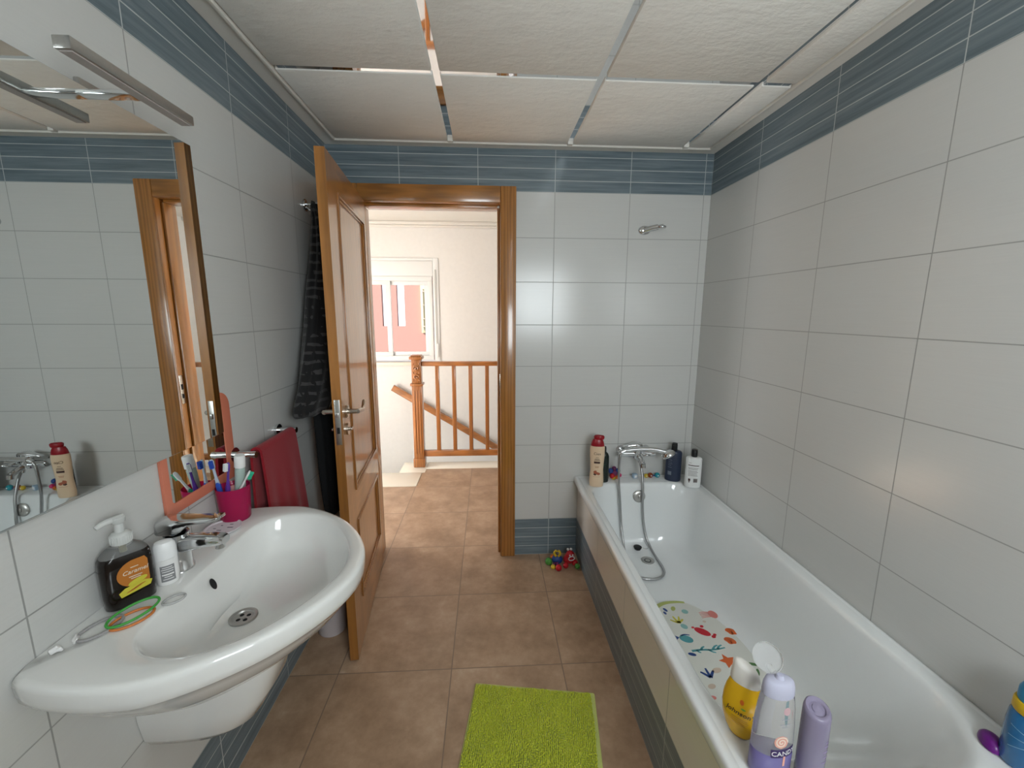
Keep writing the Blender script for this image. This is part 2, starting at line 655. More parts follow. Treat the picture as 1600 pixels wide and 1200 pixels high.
# ------------------------------------------------------------------ hall
HY, HZ = 4.9, 2.47
HWX0, HWX1, HWZ0, HWZ1 = -1.66, -0.61, 0.915, 2.055
shell('wall_hall_front', [(-2.6, DX0, D + 0.061, D + 0.12, 0, HZ), (DX1, 1.6, D + 0.061, D + 0.12, 0, HZ), (DX0, DX1, D + 0.061, D + 0.12, DZ, HZ)], M_HALLW)
shell('wall_hall_back', [(-2.7, HWX0, HY, HY + 0.2, -2, HZ), (HWX1, 1.7, HY, HY + 0.2, -2, HZ), (HWX0, HWX1, HY, HY + 0.2, -2, HWZ0), (HWX0, HWX1, HY, HY + 0.2, HWZ1, HZ)], M_HALLW)
BY0_, BY1_, BZ0_, BZ1_ = 2.56, 3.42, 0.12, 1.36  # unseen opening, added and sized to let a sun patch onto the hall floor
shell('wall_hall_left', [(-2.7, -2.6, D + 0.06, BY0_, -2, HZ), (-2.7, -2.6, BY1_, HY, -2, HZ), (-2.7, -2.6, BY0_, BY1_, -2, BZ0_), (-2.7, -2.6, BY0_, BY1_, BZ1_, HZ)], M_HALLW)
shell('wall_hall_right', [(1.6, 1.7, D + 0.06, HY, -2, HZ)], M_HALLW)
b = BM()
box(b, -2.7, 1.7, D + 0.06, HY + 0.2, HZ, HZ + 0.1)
box(b, -2.6, 1.6, HY - 0.07, HY - 0.001, HZ - 0.035, HZ - 0.0005, bev=0.008)
box(b, -2.6, 1.6, HY - 0.035, HY - 0.001, HZ - 0.06, HZ - 0.035, bev=0.008)
struct('ceiling_hall', b, M_TRIMW)
# stone landing edge and the strip under the railing
b = BM()
box(b, -2.6, -0.627, 3.447, 3.76, -0.06, 0.004, bev=0.004)
box(b, -0.84, -0.60, 3.76, 4.03, -0.06, 0.004, bev=0.004)
box(b, -0.60, 1.6, 3.852, 4.03, -0.06, 0.004, bev=0.004)
struct('trim_2', b, M_MARBLE)
b = BM()
box(b, -2.6, -0.84, 3.74, 4.90, -0.66, -0.60)
for k in range(7):
    box(b, -0.84 + 0.27 * k, -0.84 + 0.27 * (k + 1) + 0.02, 4.03, 4.90, -0.18 * (k + 4.4), -0.18 * (k + 4.3 - 0.0))
box(b, -2.6, -0.85, 3.70, 3.74, -0.66, -0.06)
struct('floor_stairs', b, M_MARBLE)
b = BM()
box(b, -0.82, 1.6, 3.99, 4.025, -2, -0.061)
struct('wall_stairwell', b, M_HALLW)

b = BM()
for y0_, y1_, z0_, z1_ in ((BY0_, BY1_, BZ0_, BZ0_ + 0.05), (BY0_, BY1_, BZ1_ - 0.05, BZ1_), (BY0_, BY0_ + 0.05, BZ0_ + 0.05, BZ1_ - 0.05), (BY1_ - 0.05, BY1_, BZ0_ + 0.05, BZ1_ - 0.05)):
    box(b, -2.68, -2.61, y0_, y1_, z0_, z1_, 0, 0.004)
struct('added_hall_window', b, M_PVC)  # frame of the added opening, out of view
win = window('window_1', HWX0 + 0.03, HWX1 - 0.02, HWZ0 + 0.02, 1.885, HY - 0.012, 0.085)
b = BM()
box(b, HWX0 + 0.02, HWX1 - 0.01, HY - 0.012, HY + 0.19, 1.886, HWZ1 - 0.001, bev=0.006)
make('shutter_box', b, M_PVC, win)
b = BM()
c = 0.055
box(b, HWX1 - 0.008, HWX1 + c, HY - 0.014, HY - 0.001, HWZ0 - 0.0, HWZ1 + 0.03, bev=0.004)
box(b, HWX0 - c, HWX0 + 0.008, HY - 0.014, HY - 0.001, HWZ0 - 0.0, HWZ1 + 0.03, bev=0.004)
box(b, HWX0 + 0.008, HWX1 - 0.008, HY - 0.014, HY - 0.001, HWZ1, HWZ1 + 0.03, bev=0.004)
make('casing', b, M_PVC, win)
b = BM()
box(b, HWX0 - 0.07, HWX1 + 0.07, HY - 0.05, HY - 0.001, HWZ0 - 0.04, HWZ0 + 0.0, bev=0.006)
make('sill', b, M_MARBLE, win)
b = BM()
box(b, HWX1 + 0.012, HWX1 + 0.03, HY - 0.02, HY - 0.015, 1.02, 1.96)
make('shutter_strap', b, mat('grey_strap', (0.55, 0.55, 0.52), 0.8), win)
b = BM()
box(b, HWX1 + 0.003, HWX1 + 0.04, HY - 0.035, HY - 0.0145, 0.97, 1.13, bev=0.006)
make('strap_winder', b, M_PVC, win)
b = BM()
for k in range(3):
    box(b, HWX0 + 0.04, HWX1 - 0.04, HY + 0.09, HY + 0.10, 1.80 + 0.028 * k, 1.826 + 0.028 * k, bev=0.003)
make('roller_shutter', b, M_PVC, win)

# ------------------------------------------------------------------ building across the street
bl = thing('apartment_building', 'sunlit salmon rendered building seen through the landing window', 'building', (-1.9, 9.0, -3.0))
b = BM()
# parapet, pillars between tall open bays, lintel
box(b, -4.0, 4.0, 0, 0.12, 0, 4.19)
box(b, -4.0, 4.0, 0.0, 0.12, 5.55, 8.0)
for x0, x1 in ((-4.0, -0.31), (-0.21, 0.0), (0.16, 4.0)):
    box(b, x0, x1, 0, 0.12, 4.19, 5.55)
make('facade', b, M_SALMON, bl)
b = BM()
box(b, 0.51, 0.72, -0.06, -0.002, 4.05, 5.05, bev=0.004)
shut = make('shutter', b, M_YELLOW_W, bl)
b = BM()
for z in (4.18, 4.34, 4.62, 4.9):
    box(b, 0.53, 0.78, -0.10, -0.085, z, z + 0.02)
for x in (0.545, 0.64, 0.74):
    box(b, x, x + 0.012, -0.085, -0.062, 4.12, 4.97)
make('window_grille', b, mat('grey_iron', (0.30, 0.25, 0.20), 0.6), shut)

# ================================================================== door frame and door
b = BM()
PR = 0.018
Y0, Y1 = D - PR, D - 0.0005
box(b, 0.072, 0.157, Y0, Y1, 0, 2.152, 0, 0.005)
box(b, -0.765, -0.680, Y0, Y1, 0, 2.152, 0, 0.005)
box(b, -0.680, 0.072, Y0, Y1, 2.066, 2.152, 1, 0.005)
box(b, 0.069, 0.0915, D - 0.012, D + 0.13, 0, 2.087, 0, 0.003)
box(b, -0.6975, -0.675, D - 0.012, D + 0.13, 0, 2.087, 0, 0.003)
box(b, -0.675, 0.069, D - 0.012, D + 0.13, 2.064, 2.087, 1, 0.003)
# stop bead
box(b, 0.055, 0.069, D + 0.03, D + 0.12, 0, 2.050, 0, 0.003)
box(b, -0.675, -0.661, D + 0.03, D + 0.12, 0, 2.050, 0, 0.003)
box(b, -0.661, 0.055, D + 0.03, D + 0.12, 2.050, 2.064, 1, 0.003)
for x0, x1 in ((0.072, 0.157), (-0.765, -0.680)):
    box(b, x0, x1, D + 0.121, D + 0.138, 0, 2.152, 0, 0.005)
box(b, -0.680, 0.072, D + 0.121, D + 0.138, 2.066, 2.152, 1, 0.005)
frame = struct('trim_1', b, [M_WOOD, M_WOODX])
b = BM()
box(b, 0.0655, 0.0688, D - 0.006, D + 0.020, 0.98, 1.14, 0, 0.001)
box(b, 0.0645, 0.0656, D - 0.001, D + 0.014, 1.06, 1.09, 1)
box(b, 0.0645, 0.0656, D - 0.001, D + 0.014, 1.01, 1.035, 1)
make('strike_plate', b, [M_NICKEL, M_DARK], frame)

LEAF_A, LEAF_L, LEAF_T = Vector((-0.566, 1.606, 0)), 0.735, 0.035
ang = atan2(2.345 - 1.606, -0.640 + 0.566)      # local +x runs from the free edge to the hinges
door = bpy.data.objects.new('door_1', None)
COL.objects.link(door)
door.location = LEAF_A
door.rotation_euler = (0, 0, ang)
door['kind'] = 'structure'
# local +y points to the wall side (left), visible face at y = 0
b = BM()
T = LEAF_T
box(b, 0, LEAF_L, 0.006, T - 0.006, 0.008, 2.058, 0)
for y0, y1 in ((0.0, 0.006), (T - 0.006, T)):
    box(b, 0, 0.145, y0, y1, 0.008, 2.058, 0)
    box(b, 0.682, LEAF_L, y0, y1, 0.008, 2.058, 0)
    for z0, z1 in ((0.008, 0.205), (0.585, 0.722), (1.945, 2.058)):
        box(b, 0.145, 0.682, y0, y1, z0, z1, 1)
make('leaf', b, [M_WOOD, M_WOODX], door)
for z0, z1 in ((0.722, 1.945), (0.205, 0.585)):
    b = BM()
    for f in (-1, 1):
        yb = 0.006 if f < 0 else T - 0.006
        for k, (w0, w1, h) in enumerate(((0.0, 0.014, 0.012), (0.014, 0.024, 0.006))):
            ya, yc = sorted((yb, yb + f * h))
            x0, x1 = 0.145 + w0, 0.682 - w0
            za, zb = z0 + w0, z1 - w0
            d = w1 - w0
            box(b, x0, x0 + d, ya, yc, za, zb, k, 0.002)
            box(b, x1 - d, x1, ya, yc, za, zb, k, 0.002)
            box(b, x0 + d, x1 - d, ya, yc, za, za + d, k, 0.002)
            box(b, x0 + d, x1 - d, ya, yc, zb - d, zb, k, 0.002)
    make('panel_moulding', b, [M_WOODD, M_WOOD], door)
for f in (-1, 1):
    yb = 0.0 if f < 0 else T
    b = BM()
    hz, hx = 1.095, 0.062
    cyl(b, (hx, yb, hz), (hx, yb + f * 0.008, hz), 0.026, 0, 28)
    cyl(b, (hx, yb + f * 0.008, hz), (hx, yb + f * 0.010, hz), 0.022, 0, 28)
    cyl(b, (hx, yb + f * 0.008, hz), (hx, yb + f * 0.046, hz), 0.010, 0, 16)
    tube(b, [(hx - 0.008, yb + f * 0.046, hz), (hx + 0.03, yb + f * 0.050, hz - 0.002), (hx + 0.065, yb + f * 0.052, hz - 0.008),
             (hx + 0.095, yb + f * 0.050, hz + 0.002), (hx + 0.118, yb + f * 0.048, hz + 0.016), (hx + 0.130, yb + f * 0.047, hz + 0.012)], 0.0095, 0, 12, 6, taper=lambda t: 1.0 - 0.3 * t)
    make('lever_handle', b, M_NICKEL, door)
    b = BM()
    cyl(b, (hx, yb, hz - 0.072), (hx, yb + f * 0.008, hz - 0.072), 0.025, 0, 28)
    cyl(b, (hx, yb + f * 0.008, hz - 0.072), (hx, yb + f * 0.020, hz - 0.072), 0.007, 0, 14)
    box(b, hx - 0.014, hx + 0.014, yb + min(f * 0.016, f * 0.022), yb + max(f * 0.016, f * 0.022), hz - 0.077, hz - 0.067, 0, 0.002)
    make('thumb_turn', b, M_NICKEL, door)
b = BM()
box(b, -0.0015, 0.001, 0.007, T - 0.007, 0.975, 1.155, 0, 0.0008)
box(b, -0.008, -0.0014, 0.012, T - 0.012, 1.085, 1.105, 0, 0.002)
box(b, -0.0019, -0.0013, 0.012, T - 0.012, 1.02, 1.045, 1)
make('lock_plate', b, [M_STEEL, M_DARK], door)
for z in (0.25, 1.03, 1.82):
    b = BM()
    cyl(b, (LEAF_L + 0.004, 0.006, z), (LEAF_L + 0.004, 0.006, z + 0.09), 0.007, 0, 14)
    make('hinge', b, M_NICKEL, door)

# ================================================================== railing, handrail
t = thing('stair_railing', 'orange oak railing with carved square newel post on the landing', 'railing', (-0.67, 3.93, 0.004))
NW = 0.047
b = BM()
box(b, -NW, NW, -NW, NW, 0.09, 0.80, 0, 0.004)
for k in (-1, 0, 1):
    box(b, k * 0.024 - 0.006, k * 0.024 + 0.006, -NW - 0.004, -NW + 0.002, 0.14, 0.76, 0, 0.002)
newel = make('newel_post', b, M_WOODR, t)
b = BM()
box(b, -NW - 0.008, NW + 0.008, -NW - 0.008, NW + 0.008, 0, 0.09, 0, 0.008)
make('newel_base', b, M_WOODR, newel)
b = BM()
box(b, -NW - 0.012, NW + 0.012, -NW - 0.012, NW + 0.012, 0.80, 0.825, 0, 0.006)
box(b, -NW + 0.003, NW - 0.003, -NW + 0.003, NW - 0.003, 0.825, 1.05, 0, 0.004)
box(b, -NW - 0.014, NW + 0.014, -NW - 0.014, NW + 0.014, 1.05, 1.078, 0, 0.007)
box(b, -NW, NW, -NW, NW, 1.078, 1.09, 0, 0.004)
for zc, sg in ((0.885, 1), (0.965, -1)):
    pts = []
    for k in range(26):
        a = k / 25 * 2.3 * pi
        r_ = 0.026 * (1 - 0.75 * k / 25)
        pts.append((r_ * cos(a) * sg, -NW - 0.0005, zc + r_ * sin(a)))
    tube(b, pts, 0.006, 0, 8, 2)
    ball(b, (0, -NW, zc), 0.008, 0, 10, 6)
for sx in (-1, 1):
    for zc in (0.855, 0.925, 1.01):
        ball(b, (sx * 0.028, -NW + 0.002, zc), 0.009, 0, 10, 6, (0.7, 0.6, 1.4))
make('carved_cap', b, M_WOODR, newel)
b = BM()
box(b, NW - 0.002, 2.26, -0.028, 0.028, 0.985, 1.028, 0, 0.010, 3)
make('top_rail', b, M_WOODRX, t)
b = BM()
box(b, NW - 0.002, 2.26, -0.022, 0.022, 0.100, 0.158, 0, 0.005)
make('bottom_rail', b, M_WOODRX, t)
for k in range(14):
    b = BM()
    x = 0.189 + k * 0.1565
    box(b, x - 0.0185, x + 0.0185, -0.0185, 0.0185, 0.156, 0.987, 0, 0.003)
    make('baluster', b, M_WOODR, t)

t = thing('wall_handrail', 'sloping orange wooden handrail fixed to the white stairwell wall', 'handrail', (-1.11, 4.84, 0.62))
b = BM()
dx, dz = 2.55, -2.55 * 0.62
prof = rrect(-0.024, 0.024, -0.036, 0.036, 0.012, 4, 2)
dirv = Vector((dx, 0, dz)).normalized()
upv = Vector((-dirv.z, 0, dirv.x))
rings = []
for s_ in (0.0, 1.0):
    c = Vector((dx * s_, 0, dz * s_))
    rings.append([c + Vector((0, p[0], 0)) + upv * p[1] for p in prof])
loft(b, rings)
make('rail', b, wood_mat('handrail_oak', (0.40, 0.15, 0.04), 'x', 0.35), t)
for s_ in (0.12, 0.5, 0.88):
    b = BM()
    tube(b, [(dx * s_, 0.055, dz * s_ - 0.06), (dx * s_, 0.02, dz * s_ - 0.06), (dx * s_, 0.0, dz * s_ - 0.036)], 0.007, 0, 8, 4)
    make('bracket', b, M_NICKEL, t)


# ================================================================== helpers for placed things
def rebase(root, loc):
    """move a thing's origin to its base while everything stays where it is (parts were modelled in room coordinates)"""
    loc = Vector(loc)
    root.location = loc
    todo = list(root.children)
    seen = set()
    while todo:
        o = todo.pop()
        if o.data and o.data.name not in seen:
            o.data.transform(Matrix.Translation(-loc))
            seen.add(o.data.name)
        todo += list(o.children)


def resample(pts, n):
    P = [Vector((p[0], p[1], 0)) for p in pts]
    m = len(P)
    L = [0.0]
    for i in range(m):
        L.append(L[-1] + (P[(i + 1) % m] - P[i]).length)
    out = []
    j = 0
    for k in range(n):
        s = L[-1] * k / n
        while L[j + 1] < s:
            j += 1
        f = (s - L[j]) / max(1e-9, L[j + 1] - L[j])
        q = P[j].lerp(P[(j + 1) % m], f)
        out.append((q.x, q.y))
    return out


# ================================================================== washbasin
YC = 0.981
wb = thing('washbasin', 'large white ceramic washbasin mounted on the left wall', 'washbasin')
XW = XL + 0.0015
half = [(XW, 0.312), (-0.78, 0.329), (-0.717, 0.339), (-0.66, 0.341), (-0.597, 0.333), (-0.52, 0.297), (-0.44, 0.237), (-0.378, 0.160), (-0.337, 0.078)]
outl = [(x, YC - d) for x, d in half] + [(-0.324, YC)] + [(x, YC + d) for x, d in reversed(half)]
sm = catmull([(x, y, 0) for x, y in outl], 6)
nback = 24
backs = [(XW, YC + 0.312 - 0.624 * k / nback) for k in range(1, nback)]
outer = resample([(p.x, p.y) for p in sm] + backs, 120)
bh = [(-0.702, 0.10), (-0.700, 0.185), (-0.683, 0.235), (-0.640, 0.268), (-0.580, 0.276), (-0.515, 0.256), (-0.455, 0.207), (-0.405, 0.135), (-0.374, 0.066)]
bowl = [(x, YC - d) for x, d in bh] + [(-0.363, YC)] + [(x, YC + d) for x, d in reversed(bh)]
smb = [(p.x, p.y) for p in catmull([(x, y, 0) for x, y in bowl], 6, True)]
smb = resample(smb, 120)
# start both outlines at the same direction (towards the near end)
def start_at(poly, c, a0):
    k = min(range(len(poly)), key=lambda i: abs(math.remainder(atan2(poly[i][1] - c[1], poly[i][0] - c[0]) - a0, 2 * pi)))
    return poly[k:] + poly[:k]
cen = (-0.56, YC)
def polar(poly, c, n):
    """points of the outline met by n evenly spread rays from c"""
    out = []
    m = len(poly)
    for k in range(n):
        a = 2 * pi * k / n
        dx, dy = cos(a), sin(a)
        best = None
        for i in range(m):
            p, q = poly[i], poly[(i + 1) % m]
            ex, ey = q[0] - p[0], q[1] - p[1]
            den = dx * ey - dy * ex
            if abs(den) < 1e-12:
                continue
            t = ((p[0] - c[0]) * ey - (p[1] - c[1]) * ex) / den
            s = ((p[0] - c[0]) * dy - (p[1] - c[1]) * dx) / den
            if -1e-6 <= s <= 1 + 1e-6 and t > 0 and (best is None or t > best):
                best = t
        out.append((c[0] + dx * best, c[1] + dy * best))
    return out
NB = 144
outer = polar([(p.x, p.y) for p in sm] + backs, cen, NB)
bowlp = polar(smb, cen, NB)
drain = (-0.622, 0.975)
def inset(poly, d):
    out = []
    for x, y in poly:
        v = Vector((cen[0] - x, cen[1] - y))
        l = v.length
        w = min(1.0, max(0.0, (x - XW) / 0.06))
        ys = YC + (y - YC) * (1 - d / 0.312)
        out.append((max(x + v.x / l * d * w, XW), (y + v.y / l * d) * w + ys * (1 - w)))
    return out
def toward(poly, c, k):
    return [(c[0] + (x - c[0]) * k, c[1] + (y - c[1]) * k) for x, y in poly]
def lerp2(a, b, k):
    return [(p[0] + (q[0] - p[0]) * k, p[1] + (q[1] - p[1]) * k) for p, q in zip(a, b)]
circ = [(drain[0] + cos(2 * pi * k / NB), drain[1] + sin(2 * pi * k / NB)) for k in range(NB)]
def dcirc(r):
    return [(drain[0] + (x - drain[0]) * r, drain[1] + (y - drain[1]) * r) for x, y in circ]
rings = []
def rg(poly, z):
    rings.append([(x, y, z) for x, y in poly])
rg(dcirc(0.02), 0.682)
rg(lerp2(inset(outer, 0.16), dcirc(0.2), 0.25), 0.690)
rg(inset(outer, 0.10), 0.712)
rg(inset(outer, 0.055), 0.752)
rg(inset(outer, 0.028), 0.786)
rg(inset(outer, 0.016), 0.803)
rg(inset(outer, 0.009), 0.809)
rg(inset(outer, 0.004), 0.814)
rg(inset(outer, 0.0015), 0.828)
rg(outer, 0.850)
rg(inset(outer, 0.0015), 0.857)
rg(inset(outer, 0.006), 0.8615)
rg(inset(outer, 0.014), 0.8633)
rg(lerp2(inset(outer, 0.015), bowlp, 0.55), 0.8630)
rg(toward(bowlp, cen, 1.022), 0.8626)
rg(bowlp, 0.8602)
rg(toward(bowlp, cen, 0.986), 0.8545)
rg(toward(bowlp, cen, 0.968), 0.8400)
rg(lerp2(toward(bowlp, cen, 0.940), dcirc(0.03), 0.03), 0.815)
rg(lerp2(toward(bowlp, cen, 0.905), dcirc(0.03), 0.08), 0.787)
rg(lerp2(toward(bowlp, cen, 0.86), dcirc(0.03), 0.18), 0.765)
rg(lerp2(toward(bowlp, cen, 0.82), dcirc(0.03), 0.38), 0.752)
rg(lerp2(bowlp, dcirc(0.03), 0.62), 0.738)
rg(lerp2(bowlp, dcirc(0.03), 0.84), 0.7305)
rg(dcirc(0.036), 0.7275)
rg(dcirc(0.030), 0.7265)
b = BM()
loft(b, rings, 0, True, True)
make('basin_body', b, M_CERAM, wb, sharp=70)
# half pedestal below
b = BM()
ped = []
for z, xf, hw in ((0.440, -0.66, 0.080), (0.444, -0.635, 0.098), (0.47, -0.60, 0.112), (0.53, -0.565, 0.121), (0.62, -0.535, 0.126), (0.68, -0.52, 0.129), (0.700, -0.515, 0.130)):
    ring = []
    n = 40
    for k in range(n + 1):
        a = -pi / 2 + pi * k / n
        e = 0.55
        cx_, sy_ = abs(cos(a)) ** e, (1 if sin(a) >= 0 else -1) * abs(sin(a)) ** e
        ring.append((XW + (xf - XW) * cx_, YC + 0.020 + hw * sy_, z))
    ped.append(ring)
loft(b, ped, 0, True, True)
make('half_pedestal', b, M_CERAM, wb, sharp=60)
b = BM()
prof = [(0.0325, 0.7272), (0.0325, 0.7305), (0.030, 0.7315), (0.024, 0.7300), (0.022, 0.7270), (0.0215, 0.7265)]
lathe(b, prof, 0, 40, drain[0], drain[1], cap0=False, cap1=False)
lathe(b, [(0.0005, 0.7268), (0.0216, 0.7268)], 0, 40, drain[0], drain[1], cap0=False, cap1=False)
for k in range(4):
    a = pi / 4 + k * pi / 2
    lathe(b, [(0.0002, 0.7271), (0.0052, 0.7271)], 1, 14, drain[0] + 0.012 * cos(a), drain[1] + 0.012 * sin(a), cap0=False, cap1=False)
lathe(b, [(0.0045, 0.7268), (0.0045, 0.7285), (0.0005, 0.7290)], 0, 16, drain[0], drain[1], cap0=False, cap1=False)
make('drain', b, [M_STEEL, M_DARK], wb)
b = BM()
mt = Matrix.Translation((-0.6815, 0.966, 0.828)) @ Matrix.Rotation(radians(66), 4, 'Y')
lathe(b, [(0.0002, 0.0035), (0.0145, 0.0035)], 0, 24, 0, 0, 0.62, cap0=False, cap1=False, mtx=mt)
make('overflow_hole', b, M_DARK, wb)
rebase(wb, (XL, YC, 0.41))

# ------------------------------------------------------------------ basin mixer tap
tp = thing('basin_mixer_tap', 'chrome single lever mixer tap at the back of the washbasin', 'tap', (-0.763, 0.985, 0.8635), radians(-4))
b = BM()
lathe(b, [(0.029, 0), (0.029, 0.006), (0.0265, 0.010), (0.0255, 0.06), (0.0262, 0.094)], 0, 32)
make('tap_body', b, M_CHROME, tp)
b = BM()
rings = []
for x, w, zc, h in ((0.0, 0.021, 0.064, 0.023), (0.04, 0.0195, 0.071, 0.019), (0.08, 0.0175, 0.077, 0.015), (0.112, 0.0165, 0.079, 0.012), (0.121, 0.0135, 0.078, 0.009)):
    rings.append([(x, p[0], zc + p[1]) for p in rrect(-w, w, -h, h, min(w, h) * 0.75, 5, 2)])
loft(b, rings)
lathe(b, [(0.011, 0), (0.011, 0.014)], 0, 20, mtx=Matrix.Translation((0.105, 0, 0.057)))
make('spout', b, M_CHROME, tp, sharp=60)
b = BM()
rings = []
for x, w, zc, h in ((-0.032, 0.022, 0.114, 0.014), (-0.028, 0.0275, 0.114, 0.019), (0.012, 0.029, 0.115, 0.020), (0.030, 0.027, 0.121, 0.014), (0.046, 0.022, 0.128, 0.006), (0.09, 0.019, 0.133, 0.0045), (0.114, 0.017, 0.137, 0.004), (0.117, 0.014, 0.1375, 0.003)):
    rings.append([(x, p[0], zc + p[1]) for p in rrect(-w, w, -h, h, min(w, h) * 0.6, 5, 2)])
loft(b, rings)
make('lever', b, M_CHROME, tp, sharp=60)

# ------------------------------------------------------------------ wall mirror, light, pink mirror
mr = thing('wall_mirror', 'big frameless rectangular mirror on the left wall above the washbasin', 'mirror', (-0.819, 0.972, 1.121))
b = BM()
box(b, -0.0024, 0.002, -0.328, 0.322, 0, 0.820, 0, 0.0012, 1)
make('mirror_glass', b, M_MIRROR, mr)
b = BM()
box(b, -0.0035, -0.0026, -0.327, 0.321, 0.001, 0.819)
make('backing', b, mat('mirror_backing', (0.10, 0.07, 0.05), 0.7), mr)
for yy in (-0.25, 0.0):
    b = BM()
    box(b, XL + 0.819 + 0.0005, -0.0036, yy - 0.02, yy + 0.02, 0.25, 0.6)
    make('wall_bracket', b, M_STEEL, mr)

ml = thing('mirror_light', 'slim grey metal bar light mounted over the wall mirror', 'lamp', (XL, 1.012, 1.938))
b = BM()
box(b, 0.0008, 0.012, -0.032, 0.032, -0.022, 0.018, 0, 0.002)
make('wall_plate', b, M_STEEL, ml)
b = BM()
box(b, 0.0122, 0.118, -0.048, -0.020, -0.020, -0.012, 0, 0.001)

make('arm', b, M_CHROME, ml)
b = BM()
box(b, 0.117, 0.146, -0.197, 0.098, -0.019, 0.001, 0, 0.0015)
make('light_bar', b, M_STEEL, ml)
b = BM()
box(b, 0.121, 0.142, -0.191, 0.092, -0.0212, -0.0192)
make('diffuser', b, mat('unlit_diffuser', (0.40, 0.36, 0.34), 0.5), ml)

M_PINKM = mat('coral_pink_plastic', (0.66, 0.21, 0.13), 0.25)
pm = thing('framed_mirror', 'coral pink framed small mirror tucked behind the big mirror above the tap', 'mirror', (-0.8314, 1.195, 0.962))
W, HH = 0.150, 0.282
def yz_prism(bm, poly, x0, x1, mi=0):
    b2 = BM()
    loft(b2, [[(x0, p[0], p[1]) for p in poly], [(x1, p[0], p[1]) for p in poly]], 0, smooth=False)
    join(bm, b2, mi)
b = BM()
o_ = rrect(-W, W, 0, HH, [0.012, 0.045, 0.045, 0.012], 8, 4)
i_ = rrect(-W + 0.022, W - 0.040, 0.030, HH - 0.03, 0.010, 8, 4)
loft(b, [[(0.0, p[0], p[1]) for p in o_], [(0.007, p[0], p[1]) for p in o_], [(0.0078, p[0] * 0.985, 0.14 + (p[1] - 0.14) * 0.985) for p in o_],
         [(0.0078, p[0], p[1]) for p in i_], [(0.0055, p[0], p[1]) for p in i_]], 0, True, False, smooth=False)
make('frame', b, M_PINKM, pm)
b = BM()
yz_prism(b, rrect(-W + 0.0225, W - 0.0405, 0.0305, HH - 0.0305, 0.010, 8, 4), 0.0052, 0.0060)
make('mirror_glass', b, M_MIRROR, pm)

# ------------------------------------------------------------------ things on the washbasin
ZD = 0.8637
sp = thing('soap_dispenser', 'dark brown liquid soap bottle with clear pump and orange label on the washbasin', 'soap', (-0.785, 0.866, ZD), radians(52))
sp.scale = (1.08, 1.08, 1.09)
M_CLEAR = mat('clear_plastic', (0.93, 0.94, 0.93), 0.06, trans=0.85, ior=1.25)
M_BROWNL = mat('dark_brown_liquid', (0.008, 0.0045, 0.003), 0.15, coat=0.15)
b = BM()
def sect(w, d, z, r=0.016):
    return [(p[0], p[1], z) for p in rrect(-w, w, -d, d, min(r, d * 0.9, w * 0.9), 6, 3)]
loft(b, [sect(0.034, 0.018, 0.0), sect(0.039, 0.022, 0.004), sect(0.041, 0.0235, 0.03), sect(0.0415, 0.0235, 0.085), sect(0.040, 0.0225, 0.100), sect(0.036, 0.0205, 0.108)])
make('liquid_body', b, M_BROWNL, sp, sharp=70)
b = BM()
loft(b, [sect(0.0365, 0.0208, 0.1082), sect(0.030, 0.0185, 0.117), sect(0.020, 0.0155, 0.124), sect(0.014, 0.0135, 0.128, 0.0135), sect(0.0135, 0.0135, 0.133, 0.0135)], cap0=False, cap1=False)
make('clear_shoulder', b, M_CLEAR, sp, sharp=70)
b = BM()
M_CLOUD = mat('frosted_plastic', (0.80, 0.81, 0.79), 0.25, trans=0.35, ior=1.2)
lathe(b, [(0.0165, 0.128), (0.017, 0.130), (0.017, 0.146), (0.013, 0.150), (0.008, 0.151), (0.007, 0.168), (0.011, 0.171), (0.012, 0.180), (0.010, 0.182)], 0, 28)
for k in range(24):
    a = 2 * pi * k / 24
    box(b, 0.0168 * cos(a) - 0.0007, 0.0168 * cos(a) + 0.0007, 0.0168 * sin(a) - 0.0007, 0.0168 * sin(a) + 0.0007, 0.131, 0.145)
pump = make('pump', b, M_CLOUD, sp, sharp=50)
b = BM()
tube(b, [(0.008, 0.002, 0.1775), (-0.018, -0.004, 0.178), (-0.034, -0.008, 0.173)], 0.0068, 0, 12, 5, taper=lambda t: 1 - 0.35 * t)
make('nozzle', b, M_CLOUD, pump, sharp=50)
b = BM()
cyl(b, (0, 0, 0.109), (0, 0, 0.130), 0.0058, 0, 14)
make('dip_tube', b, mat('olive_tube', (0.16, 0.14, 0.05), 0.3), sp)
M_ORANGE = mat('orange_label', (0.46, 0.16, 0.025), 0.35)
M_LIME = mat('yellow_green_print', (0.58, 0.52, 0.05), 0.4)
M_PALE = mat('pale_print', (0.72, 0.66, 0.55), 0.5)
b = BM()
yf = -0.0239
def front(bm, b2, mi, x, z, y=yf, tilt=0.0):
    m = Matrix.Translation((x, y, z)) @ Matrix.Rotation(radians(90), 4, 'X') @ Matrix.Rotation(tilt, 4, 'Z')
    join(bm, b2, mi, m)
def flat_poly(pts, z0=0.0, z1=0.0004):
    b2 = BM()
    loft(b2, [[(x, y, z0) for x, y in pts], [(x, y, z1) for x, y in pts]], 0, smooth=False)
    return b2
lab = [(0.001, -0.030), (0.031, -0.030), (0.033, -0.020), (0.033, 0.020), (0.029, 0.028)] + [(0.016 - 0.030 * sin(a) * 1.05, 0.0 + 0.028 * cos(a)) for a in [pi * k / 14 for k in range(1, 14)]]
front(b, flat_poly([(x - 0.004, y) for x, y in lab]), 0, 0.0, 0.068)
front(b, text_bm('Caramel', 0.0115, 0.0003, shear=0.3), 2, 0.008, 0.072, yf - 0.0006)
for zz, w in ((0.062, 0.020), (0.058, 0.015), (0.081, 0.012)):
    front(b, flat_poly([(-w / 2, -0.0007), (w / 2, -0.0007), (w / 2, 0.0007), (-w / 2, 0.0007)]), 2, 0.008, zz, yf - 0.0006)
